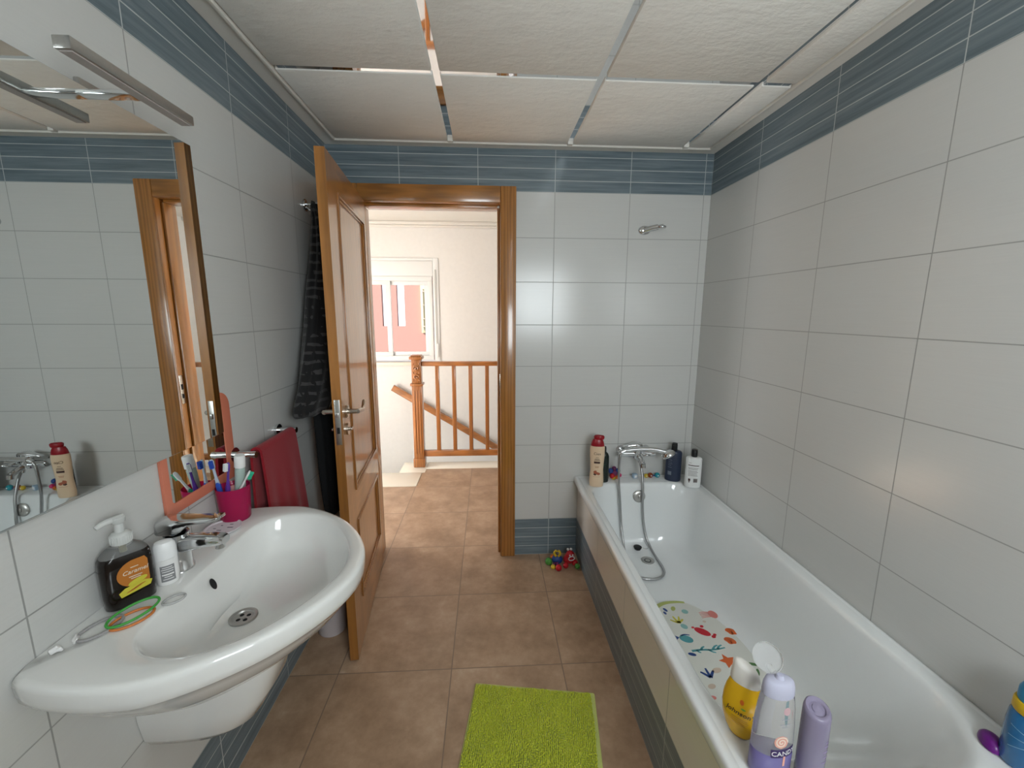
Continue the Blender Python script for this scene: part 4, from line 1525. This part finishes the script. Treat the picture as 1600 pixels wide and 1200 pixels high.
make('printed_mat', b, mats_, bm_)

# ================================================================== bath mixer, hand shower, hose, holder
bx = thing('bath_mixer', 'chrome bath mixer tap on the back wall above the tub end', 'tap', (0.872, D, 0.672))
b = BM()
YM = -0.068
for sx_ in (-1, 1):
    cyl(b, (sx_ * 0.075, -0.0006, 0), (sx_ * 0.075, -0.016, 0), 0.030, 0, 28, 0.022)
    cyl(b, (sx_ * 0.075, -0.014, 0), (sx_ * 0.075, YM, 0), 0.014, 0, 20)
cyl(b, (-0.103, YM, 0), (0.103, YM, 0), 0.0195, 0, 28)
cyl(b, (-0.108, YM, 0), (-0.103, YM, 0), 0.016, 0, 28)
cyl(b, (0.103, YM, 0), (0.108, YM, 0), 0.016, 0, 28)
lathe(b, [(0.022, -0.028), (0.026, -0.018), (0.0265, 0.030), (0.024, 0.040)], 0, 28, 0, YM)
make('mixer_body', b, M_CHROME, bx, sharp=50)
b = BM()
tube(b, [(0.004, YM - 0.012, -0.012), (0.008, YM - 0.035, -0.020), (0.010, YM - 0.062, -0.030), (0.010, YM - 0.082, -0.040)], 0.0165, 0, 18, 6, taper=lambda t: 1.0 - 0.12 * t)
cyl(b, (0.010, YM - 0.080, -0.036), (0.010, YM - 0.084, -0.058), 0.0145, 0, 18)
make('bath_spout', b, M_CHROME, bx, sharp=50)
b = BM()
rings = []
for x, w, zc, h in ((0.026, 0.020, 0.046, 0.012), (0.022, 0.024, 0.047, 0.016), (-0.006, 0.025, 0.049, 0.017), (-0.03, 0.020, 0.050, 0.010), (-0.055, 0.014, 0.047, 0.006), (-0.080, 0.0115, 0.040, 0.0045), (-0.083, 0.009, 0.039, 0.003)):
    rings.append([(x, YM + p[0], zc + p[1]) for p in rrect(-w, w, -h, h, min(w, h) * 0.7, 5, 2)])
loft(b, rings)
make('lever', b, M_CHROME, bx, sharp=60)
b = BM()
box(b, 0.018, 0.040, YM - 0.062, YM - 0.014, 0.004, 0.018, 0, 0.004)
tube(b, [(0.015, YM - 0.060, 0.010), (0.014, YM - 0.080, 0.014), (0.028, YM - 0.092, 0.020), (0.044, YM - 0.080, 0.016), (0.044, YM - 0.062, 0.010)], 0.005, 0, 10, 5)
make('handset_cradle', b, M_CHROME, bx, sharp=60)

sh = thing('hand_shower', 'chrome hand shower resting on the bath mixer with its hose hanging into the tub', 'shower')
b = BM()
yh = 2.222
tube(b, [(0.778, yh, 0.720), (0.82, yh, 0.724), (0.87, yh, 0.726), (0.93, yh, 0.724), (0.985, yh - 0.004, 0.714), (1.015, yh - 0.010, 0.702)], 0.0125, 0, 16, 6, taper=lambda t: 0.85 + 0.5 * t * t)
hm = Matrix.Translation((1.018, yh - 0.012, 0.698)) @ Matrix.Rotation(radians(152), 4, 'Y') @ Matrix.Rotation(radians(14), 4, 'X')
lathe(b, [(0.0005, -0.020), (0.020, -0.019), (0.034, -0.010), (0.040, 0.002), (0.040, 0.010), (0.037, 0.013)], 0, 32, mtx=hm, cap0=False, cap1=False)
hset = make('handset', b, M_CHROME, sh, sharp=60)
b = BM()
lathe(b, [(0.0372, 0.0125), (0.030, 0.0142), (0.0005, 0.0145)], 0, 32, mtx=hm, cap0=False, cap1=False)
make('spray_face', b, mat('grey_spray_face', (0.45, 0.46, 0.45), 0.4), hset)
b = BM()
hose = [(0.785, yh, 0.720), (0.760, yh, 0.712), (0.744, yh, 0.68), (0.742, yh, 0.62), (0.746, yh + 0.002, 0.52), (0.756, yh - 0.008, 0.40), (0.765, yh - 0.016, 0.28), (0.768, 2.150, 0.175), (0.755, 2.06, 0.140), (0.752, 1.985, 0.131),
        (0.780, 1.930, 0.1295), (0.830, 1.908, 0.1295), (0.885, 1.918, 0.1295), (0.925, 1.955, 0.1295), (0.938, 2.01, 0.1295), (0.937, 2.08, 0.132), (0.930, 2.150, 0.150), (0.915, 2.198, 0.20),
        (0.899, 2.214, 0.29), (0.892, 2.222, 0.40), (0.893, 2.236, 0.50), (0.889, 2.262, 0.59), (0.884, 2.284, 0.640)]
tube(b, hose, 0.0070, 0, 12, 10)
m_, t_, bs_ = new_mat('metal_hose')
n_ = NT(t_)
bs_.inputs['Metallic'].default_value = 1.0
bs_.inputs['Roughness'].default_value = 0.3
bs_.inputs['Base Color'].default_value = (0.42, 0.42, 0.42, 1)
w_ = n_.n('ShaderNodeTexWave')
n_.l(n_.coord(), w_.inputs[0]); w_.inputs['Scale'].default_value = 60; w_.bands_direction = 'DIAGONAL'
n_.bump(w_.outputs['Fac'], 0.4, 0.001, bs_)
hs = make('hose', b, m_, sh, sharp=80)
b = BM()
cyl(b, (0.884, 2.284, 0.625), (0.882, 2.296, 0.656), 0.0105, 0, 16)
make('hose_nut', b, M_CHROME, hs)
b = BM()
cyl(b, (0.775, yh, 0.7195), (0.752, yh, 0.7085), 0.0105, 0, 16, 0.0095)
make('hose_nut', b, M_CHROME, hs)
rebase(sh, (0.89, 2.25, 0.13))

hd = thing('shower_holder', 'chrome hand shower holder alone high on the back wall', 'shower holder', (0.868, D, 1.938))
b = BM()
my = Matrix.Rotation(radians(90), 4, 'X')
lathe(b, [(0.0005, 0.0006), (0.034, 0.0006), (0.034, 0.008), (0.026, 0.016), (0.0005, 0.018)], 0, 32, mtx=my @ Matrix.Diagonal((1, 0.72, 1, 1)), cap0=False, cap1=False)
tube(b, [(0.0, -0.012, 0.0), (0.03, -0.03, 0.006), (0.062, -0.045, 0.012)], 0.017, 0, 18, 5, taper=lambda t: 1 - 0.1 * t)
make('base', b, M_CHROME, hd, sharp=60)
b = BM()
for s_ in (-1, 1):
    tube(b, [(0.058, -0.044, 0.012), (0.075, -0.046 + s_ * 0.016, 0.015 + 0.004 * s_), (0.094, -0.048 + s_ * 0.012, 0.016 + 0.007 * s_)], 0.0075, 0, 10, 5)
make('fork', b, M_CHROME, hd, sharp=60)


# ================================================================== bottles on the tub rim
ZT = ZR + 0.0002
def oval_body(bm, prof, rx, ry, mi=0, seg=40):
    """prof: (z, scale) ; oval bottle whose front faces local -Y"""
    loft(bm, [[(rx * k * cos(2 * pi * i / seg), ry * k * sin(2 * pi * i / seg), z) for i in range(seg)] for z, k in prof], mi)

M_INKD = mat('dark_print', (0.06, 0.025, 0.02), 0.5)
M_INKR = mat('brown_print', (0.36, 0.10, 0.05), 0.5)
M_CREAM = mat('cream_bottle', (0.72, 0.54, 0.37), 0.35)
M_REDC = mat('dark_red_cap', (0.28, 0.006, 0.014), 0.3)

def bars(bm, mi, rx, ry, rows, phi=0.0, lift=0.0008, h=0.0016):
    for zz, w, *hh in rows:
        wrap(bm, patch(w, hh[0] if hh else h, 10, 1), mi, rx, ry, zz, phi, lift)

s1 = thing('shampoo_bottle', 'cream shampoo bottle with dark red cap at the left corner of the tub', 'shampoo', (0.614, 2.225, ZT), radians(-14))
RX1, RY1 = 0.0400, 0.0225
b = BM()
pf = [(0.0, 0.90), (0.004, 0.96), (0.03, 1.0), (0.06, 0.97), (0.10, 0.90), (0.14, 0.95), (0.18, 1.02), (0.22, 1.03), (0.235, 1.0), (0.2385, 0.97)]
oval_body(b, pf, RX1, RY1)
make('body', b, M_CREAM, s1, sharp=60)
b = BM()
oval_body(b, [(0.2390, 0.92), (0.243, 0.93), (0.262, 0.84), (0.274, 0.70), (0.277, 0.66)], RX1, RY1)
n0 = 30
oval_body(b, [(0.2772, 0.66), (0.284, 0.74), (0.294, 0.76), (0.300, 0.60), (0.3015, 0.3)], RX1 * 0.98, RY1 * 1.0)
for v in b.verts:
    if v.co.z > 0.2771:
        v.co.x += 0.007
make('flip_cap', b, M_REDC, s1, sharp=50)
def rf1(z):
    for (a, ka), (c, kc) in zip(pf, pf[1:]):
        if a <= z <= c:
            return ka + (kc - ka) * (z - a) / (c - a)
    return 1.0
b = BM()
wrap(b, text_bm('Cien', 0.021, 0.0002), 0, RX1, RY1, 0.197, 0.0, 0.0008, rf=rf1)
for zz, w, h in ((0.176, 0.016, 0.002), (0.166, 0.026, 0.003), (0.159, 0.034, 0.003), (0.146, 0.036, 0.012), (0.122, 0.026, 0.002), (0.116, 0.022, 0.002)):
    wrap(b, patch(w, h, 10, 2), 0 if zz > 0.13 else 1, RX1, RY1, zz, 0.0, 0.0006, rf=rf1)
for cx, cz, r_, mi in ((-0.006, 0.088, 0.014, 1), (0.010, 0.080, 0.011, 1), (-0.010, 0.076, 0.009, 0), (0.006, 0.094, 0.007, 2)):
    wrap(b, patch(r_ * 2, r_ * 1.5, 10, 6, 'ellipse'), mi, RX1, RY1, cz, cx / RX1, 0.0006 + 0.0003 * mi, rf=rf1)
wrap(b, patch(0.040, 0.001, 10, 1), 1, RX1, RY1, 0.062, 0.0, 0.0006, rf=rf1)
make('label', b, [M_INKD, M_INKR, M_CREAM], s1)

s2 = thing('shower_gel_bottle', 'black-green bottle partly hidden behind the cream shampoo bottle', 'shower gel', (0.668, 2.288, ZT), radians(-14))
b = BM()
oval_body(b, [(0.0, 0.92), (0.004, 0.98), (0.03, 1.0), (0.12, 1.0), (0.155, 0.96), (0.172, 0.78), (0.180, 0.52), (0.183, 0.46)], 0.034, 0.023)
make('body', b, mat('black_green_bottle', (0.006, 0.014, 0.010), 0.25, coat=0.3), s2, sharp=60)
b = BM()
lathe(b, [(0.0155, 0.1832), (0.0155, 0.203), (0.0145, 0.212), (0.0005, 0.213)], 0, 28, cap1=False)
make('cap', b, M_BLACK, s2)
b = BM()
bars(b, 0, 0.034, 0.023, [(0.12, 0.022), (0.114, 0.018), (0.108, 0.03, 0.004), (0.100, 0.026)])
make('label', b, mat('dark_green_print', (0.02, 0.06, 0.03), 0.5), s2)

s3 = thing('shampoo_bottle', 'navy blue bottle with black cap left of the white bottle on the tub corner', 'shampoo', (1.090, 2.287, ZT), radians(-26))
def pump_bottle(root, body, cap, rx, ry, h, caph, rows, ink, block):
    b = BM()
    oval_body(b, [(0.0, 0.94), (0.004, 0.99), (0.012, 1.0), (h - 0.012, 1.0), (h - 0.004, 0.94), (h, 0.80), (h + 0.002, 0.45)], rx, ry, 0, 44)
    make('body', b, body, root, sharp=50)
    b = BM()
    lathe(b, [(0.0155, h + 0.0022), (0.0165, h + 0.004), (0.0165, h + caph - 0.012), (0.0150, h + caph - 0.002), (0.0005, h + caph)], 0, 28, cap1=False)
    box(b, -0.008, 0.008, -0.0185, -0.014, h + caph - 0.016, h + caph - 0.008, 0, 0.002)
    make('cap', b, cap, root, sharp=40)
    b = BM()
    for zz, w, hh, ph in rows:
        wrap(b, patch(w, hh, 10, 1), 0, rx, ry, zz, ph, 0.0008)
    make('label', b, ink, root)
    b = BM()
    (px, pz) = block
    for k in range(9):
        wrap(b, patch(0.0011 + 0.0006 * (k % 3), 0.022, 1, 1), 0, rx, ry, pz, px + (k - 4) * 0.0025 / rx, 0.0010)
    make('barcode', b, ink, root)
pump_bottle(s3, mat('navy_bottle', (0.022, 0.032, 0.065), 0.35), M_BLACK, 0.044, 0.030, 0.183, 0.046,
            [(0.148, 0.020, 0.0016, -0.45), (0.139, 0.016, 0.0016, -0.5), (0.130, 0.024, 0.0022, -0.45), (0.118, 0.022, 0.0016, -0.45), (0.108, 0.026, 0.0016, -0.42), (0.098, 0.020, 0.0016, -0.48), (0.086, 0.024, 0.0016, -0.45)],
            mat('grey_blue_print', (0.25, 0.28, 0.33), 0.5), (-0.45, 0.050))
s4 = thing('conditioner_bottle', 'white bottle with black cap at the right corner of the tub', 'conditioner', (1.162, 2.190, ZT), radians(-24))
pump_bottle(s4, mat('white_bottle', (0.80, 0.81, 0.80), 0.35), M_BLACK, 0.043, 0.027, 0.176, 0.046,
            [(0.146, 0.012, 0.0016, -0.45), (0.132, 0.060, 0.0045, -0.02), (0.117, 0.056, 0.0018, -0.05), (0.110, 0.050, 0.0018, -0.08), (0.100, 0.048, 0.0018, -0.1), (0.093, 0.054, 0.0018, -0.05), (0.086, 0.046, 0.0018, -0.1), (0.079, 0.050, 0.0018, -0.08), (0.072, 0.054, 0.0018, -0.05), (0.046, 0.012, 0.014, -0.45), (0.034, 0.006, 0.008, -0.45)],
            M_INKD, (0.30, 0.045))

# near corner: baby shampoo, candy shower gel, lavender bottle
M_GOLD = mat('golden_shampoo', (0.86, 0.50, 0.018), 0.10, trans=0.15, ior=1.2, coat=0.4)
s5 = thing('baby_shampoo_bottle', 'golden yellow baby shampoo bottle with slanted white cap on the near tub rim', 'shampoo', (0.586, 0.796, ZT), radians(-46))
s5.scale = (1.05, 1.0, 1.05)
RX5, RY5 = 0.0415, 0.0225
b = BM()
pf5 = [(0.0, 0.42), (0.003, 0.50), (0.02, 0.74), (0.045, 0.93), (0.07, 1.0), (0.095, 0.96), (0.115, 0.86), (0.130, 0.74), (0.1345, 0.66)]
oval_body(b, pf5, RX5, RY5)
make('body', b, M_GOLD, s5, sharp=60)
b = BM()
rings = []
for z, k, sl in ((0.1350, 0.70, 0.0), (0.1385, 0.72, 0.0), (0.152, 0.70, 0.10), (0.170, 0.62, 0.22), (0.176, 0.54, 0.26), (0.178, 0.40, 0.28)):
    rings.append([(RX5 * k * cos(2 * pi * i / 40) - 0.0, RY5 * 1.05 * k * sin(2 * pi * i / 40), z - sl * RX5 * k * cos(2 * pi * i / 40) * 1.4) for i in range(40)])
loft(b, rings)
make('cap', b, mat('cream_white_cap', (0.84, 0.81, 0.76), 0.3), s5, sharp=60)
def rf5(z):
    for (a, ka), (c, kc) in zip(pf5, pf5[1:]):
        if a <= z <= c:
            return ka + (kc - ka) * (z - a) / (c - a)
    return 0.6
b = BM()
wrap(b, text_bm("Johnson's", 0.0158, 0.0002, shear=0.25), 0, RX5, RY5, 0.072, 0.02, 0.0012, rf=rf5)
wrap(b, patch(0.008, 0.013, 6, 6, 'ellipse'), 1, RX5, RY5, 0.100, 0.06, 0.0012, rf=rf5)
wrap(b, patch(0.010, 0.005, 6, 4, 'ellipse'), 2, RX5, RY5, 0.085, 0.15, 0.0012, 0.0, rf=rf5)
for zz, w in ((0.058, 0.034), (0.053, 0.040), (0.048, 0.036), (0.0432, 0.03)):
    wrap(b, patch(w, 0.0016, 10, 1), 3, RX5, RY5, zz, 0.0, 0.0012, rf=rf5)
make('label', b, [M_BLACK, mat('drop_orange', (0.62, 0.13, 0.01), 0.4), mat('leaf_green', (0.16, 0.36, 0.04), 0.4), mat('amber_print', (0.45, 0.24, 0.01), 0.5)], s5)

s6 = thing('shower_gel_bottle', 'clear shower gel bottle with open flip lid and purple liquid at the near tub corner', 'shower gel', (0.606, 0.722, ZT), radians(-2))
RX6, RY6 = 0.0435, 0.0275
M_CLEAR2 = mat('clear_lilac_plastic', (0.90, 0.89, 0.91), 0.08, trans=0.85, ior=1.15)
M_PURPL = mat('purple_gel', (0.17, 0.145, 0.34), 0.25)
pf6 = [(0.0, 0.93), (0.004, 1.0), (0.07, 1.0), (0.12, 0.96), (0.16, 0.88), (0.188, 0.78), (0.191, 0.74)]
def rf6(z):
    for (a, ka), (c, kc) in zip(pf6, pf6[1:]):
        if a <= z <= c:
            return ka + (kc - ka) * (z - a) / (c - a)
    return 0.7
b = BM()
oval_body(b, [(0.061, 1.0)] + pf6[2:], RX6, RY6)
make('body', b, M_CLEAR2, s6, sharp=60)
b = BM()
oval_body(b, [(0.0, 0.93), (0.004, 1.0), (0.0595, 1.0), (0.0604, 0.985), (0.0608, 0.3)], RX6, RY6)
make('liquid', b, M_PURPL, s6, sharp=60)
b = BM()
oval_body(b, [(0.1914, 0.76), (0.195, 0.775), (0.212, 0.74), (0.222, 0.66), (0.226, 0.52), (0.2262, 0.2)], RX6, RY6)
lathe(b, [(0.009, 0.226), (0.006, 0.234), (0.0005, 0.2345)], 0, 20, cap1=False)
make('cap', b, mat('lilac_cap', (0.66, 0.66, 0.80), 0.25, trans=0.3, ior=1.15), s6, sharp=60)
b = BM()
lm = Matrix.Translation((-0.016, 0.022, 0.2545)) @ Matrix.Rotation(radians(-18), 4, 'Z') @ Matrix.Rotation(radians(44), 4, 'X')
lathe(b, [(0.0005, -0.0012), (0.0255, -0.0012), (0.0285, 0.0), (0.0290, 0.006), (0.0275, 0.006), (0.0265, 0.001), (0.0005, 0.0008)], 0, 40, mtx=lm, cap0=False, cap1=False)
tube(b, [(-0.002, 0.017, 0.2235), (-0.006, 0.022, 0.229), (-0.009, 0.022, 0.2345)], 0.006, 0, 8, 4)
make('flip_lid', b, mat('clear_lid', (0.90, 0.90, 0.90), 0.08, trans=0.85, ior=1.1), s6, sharp=60)
b = BM()
wrap(b, patch(0.056, 0.020, 16, 2), 0, RX6, RY6, 0.070, 0.22, 0.0006, 0.10, rf=rf6)
wrap(b, text_bm('CANDY', 0.0155, 0.0002), 1, RX6, RY6, 0.070, 0.22, 0.0012, 0.10, rf=rf6)
wrap(b, patch(0.030, 0.030, 12, 10, 'ellipse'), 2, RX6, RY6, 0.097, 0.02, 0.0006, rf=rf6)
sw = BM()
P = []
for k in range(40):
    a = k / 39 * 4.2 * pi
    r_ = 0.0135 * (1 - k / 42)
    P.append((r_ * cos(a), r_ * sin(a), 0))
for (x, y, _), (x2, y2, _) in zip(P, P[1:]):
    d = Vector((x2 - x, y2 - y, 0)).normalized() * 0.0014
    f_ = [sw.verts.new(q) for q in ((x - d.y, y + d.x, 0), (x + d.y, y - d.x, 0), (x2 + d.y, y2 - d.x, 0), (x2 - d.y, y2 + d.x, 0))]
    sw.faces.new(f_)
wrap(b, sw, 3, RX6, RY6, 0.097, 0.02, 0.0011, rf=rf6)
wrap(b, patch(0.005, 0.024, 3, 6), 2, RX6, RY6, 0.050, 0.24, 0.0007, rf=rf6)
make_first = b
b = BM()
wrap(b, patch(0.020, 0.0018, 8, 1), 4, RX6, RY6, 0.150, 0.15, 0.0007, rf=rf6)
wrap(b, patch(0.026, 0.0016, 8, 1), 4, RX6, RY6, 0.138, 0.15, 0.0007, rf=rf6)
wrap(b, patch(0.018, 0.0014, 8, 1), 4, RX6, RY6, 0.133, 0.15, 0.0007, rf=rf6)
wrap(b, patch(0.018, 0.018, 8, 8, 'ellipse'), 5, RX6, RY6, 0.168, 0.2, 0.0006, rf=rf6)
ms6 = [mat('plum_print', (0.035, 0.012, 0.10), 0.4), M_WHITEP, mat('peach_print', (0.78, 0.38, 0.30), 0.4), mat('cream_print', (0.88, 0.74, 0.62), 0.4), mat('grey_violet_print', (0.36, 0.36, 0.42), 0.5), mat('rose_print', (0.55, 0.36, 0.38), 0.5)]
make('label', make_first, ms6, s6)
make('small_print', b, ms6, s6)

s7 = thing('lotion_bottle', 'slim lavender bottle with slanted top right of the clear shower gel bottle', 'lotion', (0.6785, 0.700, ZT), radians(-20))
s7.scale = (1, 1, 0.87)
b = BM()
rings = []
for z, k, sl in ((0.0, 0.93, 0), (0.003, 1.0, 0), (0.07, 1.0, 0.0), (0.150, 1.0, 0.0), (0.188, 0.98, 0.16), (0.196, 0.92, 0.22), (0.199, 0.80, 0.24), (0.1975, 0.62, 0.24), (0.1965, 0.58, 0.24), (0.1935, 0.54, 0.24), (0.1935, 0.40, 0.24), (0.1955, 0.36, 0.24)):
    rings.append([(0.0255 * k * cos(2 * pi * i / 36), 0.0255 * k * sin(2 * pi * i / 36), z + sl * 0.0255 * k * sin(2 * pi * i / 36) * 1.6) for i in range(36)])
loft(b, rings)
make('body', b, mat('lavender_plastic', (0.29, 0.255, 0.36), 0.2, coat=0.3, trans=0.15, ior=1.2), s7, sharp=50)
b = BM()
for zz, w in ((0.13, 0.010), (0.12, 0.014), (0.105, 0.016), (0.09, 0.012), (0.075, 0.016)):
    wrap(b, patch(w, 0.003, 6, 1), 0, 0.0255, 0.0255, zz, 0.75, 0.0006)
make('label', b, mat('violet_print', (0.22, 0.15, 0.34), 0.5), s7)

s8 = thing('bubble_bath_bottle', 'blue bottle with yellow collar at the near right corner of the tub', 'bubble bath', (1.172, 0.697, ZT), radians(-50))
s8.scale = (1, 1, 0.95)
b = BM()
oval_body(b, [(0.0, 0.92), (0.004, 1.0), (0.10, 1.0), (0.128, 0.93), (0.136, 0.84)], 0.038, 0.034)
make('body', b, mat('blue_bottle', (0.008, 0.13, 0.33), 0.2, coat=0.4), s8, sharp=60)
b = BM()
lathe(b, [(0.0325, 0.1364), (0.034, 0.139), (0.0335, 0.160), (0.032, 0.163)], 0, 36)
make('collar', b, mat('yellow_collar', (0.66, 0.42, 0.008), 0.35, noise=0.1, nscale=200), s8)
b = BM()
lathe(b, [(0.0285, 0.1632), (0.0295, 0.168), (0.0290, 0.190), (0.0245, 0.202), (0.015, 0.207), (0.0005, 0.208)], 0, 36, cap1=False)
make('cap', b, mat('bright_blue_cap', (0.01, 0.24, 0.48), 0.3), s8)
b = BM()
for k in range(3):
    wrap(b, patch(0.05, 0.0012, 10, 1), 0, 0.038, 0.034, 0.06 + 0.018 * k, -0.3, 0.0006, 0.5 - 0.4 * k)
make('label', b, mat('pale_blue_print', (0.25, 0.50, 0.66), 0.4), s8)
b = BM()
rings = []
for z, k in ((0.0, 0.85), (0.004, 1.0), (0.012, 0.95), (0.020, 0.72), (0.024, 0.35)):
    rings.append([(0.030 * k * cos(2 * pi * i / 32), 0.019 * k * sin(2 * pi * i / 32) * (1.0 if sin(2 * pi * i / 32) > 0 else 1.25), z) for i in range(32)])
loft(b, rings)
o = make('bath_scoop', b, mat('purple_plastic', (0.13, 0.008, 0.19), 0.3), loc=(1.152, 0.742, ZR - 0.0018), rot=(0, 0, radians(60)))
tag(o, 'small purple plastic scoop on the tub rim beside the blue bottle', 'bath toy')

# ------------------------------------------------------------------ bath toys
M_T = {n_: mat('toy_' + n_, c_, 0.4) for n_, c_ in dict(red=(0.52, 0.012, 0.02), blue=(0.02, 0.06, 0.24), yellow=(0.66, 0.46, 0.03), green=(0.07, 0.26, 0.04), pink=(0.62, 0.03, 0.14), orange=(0.60, 0.14, 0.02), teal=(0.02, 0.30, 0.36), brown=(0.30, 0.06, 0.015), white=(0.8, 0.8, 0.8), pale=(0.36, 0.48, 0.60), plum=(0.18, 0.03, 0.12)).items()}
def blob(root, name, c, r, col, s=(1, 1, 1), extra=None):
    b = BM()
    ball(b, c, r, 0, 20, 12, s)
    ms = [M_T[col]]
    if extra:
        for e in extra:
            ball(b, e[0], e[1], len(ms), 12, 8)
            ms.append(M_T[e[2]])
    return make(name, b, ms, root)
ty = thing('rattle_toy', 'knobbly blue and red toy with pink knob on the tub rim beside the hose', 'bath toy', (0.748, 2.325, ZR - 0.0014))
blob(ty, 'body', (0, 0, 0.035), 0.020, 'plum')
for n_, c_, r_, col in (('blue_knob', (-0.024, -0.006, 0.052), 0.016, 'blue'), ('blue_knob', (0.022, 0.0, 0.050), 0.015, 'blue'), ('red_knob', (-0.014, -0.014, 0.022), 0.0165, 'red'), ('plum_knob', (0.0, 0.002, 0.064), 0.013, 'plum'),
                        ('pink_knob', (0.030, -0.010, 0.025), 0.0125, 'pink'), ('yellow_knob', (-0.008, -0.018, 0.0135), 0.0125, 'yellow'), ('orange_knob', (0.014, -0.010, 0.013), 0.0118, 'orange')):
    blob(ty, n_, c_, r_, col)
ty = thing('linked_beads', 'short row of yellow brown and teal toy beads on the tub rim behind the hose', 'bath toy', (0.980, 2.328, ZR - 0.0014))
for n_, x, r_, col in (('yellow_bead', -0.034, 0.0125, 'yellow'), ('brown_bead', -0.008, 0.0155, 'brown'), ('teal_bead', 0.034, 0.0155, 'teal')):
    blob(ty, n_, (x, 0, r_ + 0.0002), r_, col, extra=[((x, -r_ * 0.86, r_ * 1.1), r_ * 0.28, 'white')])
b = BM(); cyl(b, (-0.034, 0, 0.013), (0.034, 0, 0.013), 0.004, 0, 10)
make('link', b, M_T['blue'], ty)
ty = thing('toy_block', 'pale blue and white toy cube on the tub rim left of the beads', 'bath toy', (0.876, 2.328, ZR - 0.0014), 0.3)
b = BM(); box(b, -0.014, 0.014, -0.012, 0.012, 0.0003, 0.028, 0, 0.004)
make('block', b, M_T['pale'], ty)
b = BM(); box(b, -0.009, 0.009, -0.0128, -0.0115, 0.006, 0.022, 0, 0.0005)
make('face_panel', b, M_T['white'], ty)

ty = thing('soft_toy', 'red toy with a round white-ringed face on the floor against the bathtub panel', 'toy', (0.478, 2.255, 0), radians(10))
blob(ty, 'body', (0, 0.01, 0.030), 0.030, 'red', (1.15, 0.9, 1.0))
blob(ty, 'head', (0.004, 0.0, 0.062), 0.026, 'red', (1, 0.9, 1), [((-0.006, -0.022, 0.072), 0.005, 'white'), ((0.012, -0.022, 0.072), 0.005, 'white')])
b = BM()
tube(b, [(0.004 + 0.018 * cos(a), -0.024, 0.052 + 0.013 * sin(a)) for a in [2 * pi * k / 16 for k in range(16)]], 0.0028, 0, 8, 1, True, False)
make('face_ring', b, M_T['white'], ty)
b = BM(); ball(b, (-0.006, 0.012, 0.092), 0.008, 0, 12, 8); ball(b, (0.014, 0.012, 0.090), 0.008, 0, 12, 8)
make('ears', b, M_T['white'], ty)
for c_, col in (((-0.034, -0.030, 0.017), 'red'), ((0.030, -0.052, 0.016), 'green'), ((0.028, -0.018, 0.018), 'red')):
    blob(ty, 'foot', c_, c_[2] - 0.0005, col, (1.0, 1.0, 1.0))
ty = thing('soft_toy', 'blue and yellow toy with green feet on the floor left of the red toy', 'toy', (0.405, 2.262, 0), radians(-8))
blob(ty, 'body', (0, 0, 0.032), 0.026, 'blue', (1.3, 0.9, 1.1))
b = BM()
for s_ in (-1, 1):
    tube(b, [(s_ * 0.008, -0.006, 0.056), (s_ * 0.018, -0.010, 0.076), (s_ * 0.010, -0.012, 0.094), (s_ * 0.003, -0.012, 0.088)], 0.008, 0, 10, 5, taper=lambda t: 1 - 0.4 * t)
make('yellow_wings', b, M_T['yellow'], ty)
for c_, col, nm in (((-0.050, -0.012, 0.022), 'green', 'green_foot'), ((-0.024, -0.052, 0.0145), 'yellow', 'yellow_foot'), ((0.008, -0.066, 0.019), 'red', 'red_foot'), ((-0.028, 0.01, 0.04), 'orange', 'orange_arm')):
    blob(ty, nm, c_, c_[2] - 0.0005 if 'foot' in nm else 0.014, col)
b = BM(); tube(b, [(0, -0.02, 0.022), (0.004, -0.045, 0.018), (0.008, -0.060, 0.018)], 0.008, 0, 10, 4); tube(b, [(-0.01, -0.015, 0.02), (-0.02, -0.035, 0.015), (-0.024, -0.048, 0.014)], 0.006, 0, 10, 4); tube(b, [(-0.02, 0, 0.025), (-0.045, -0.010, 0.022)], 0.008, 0, 10, 4)
make('legs', b, M_T['plum'], ty)
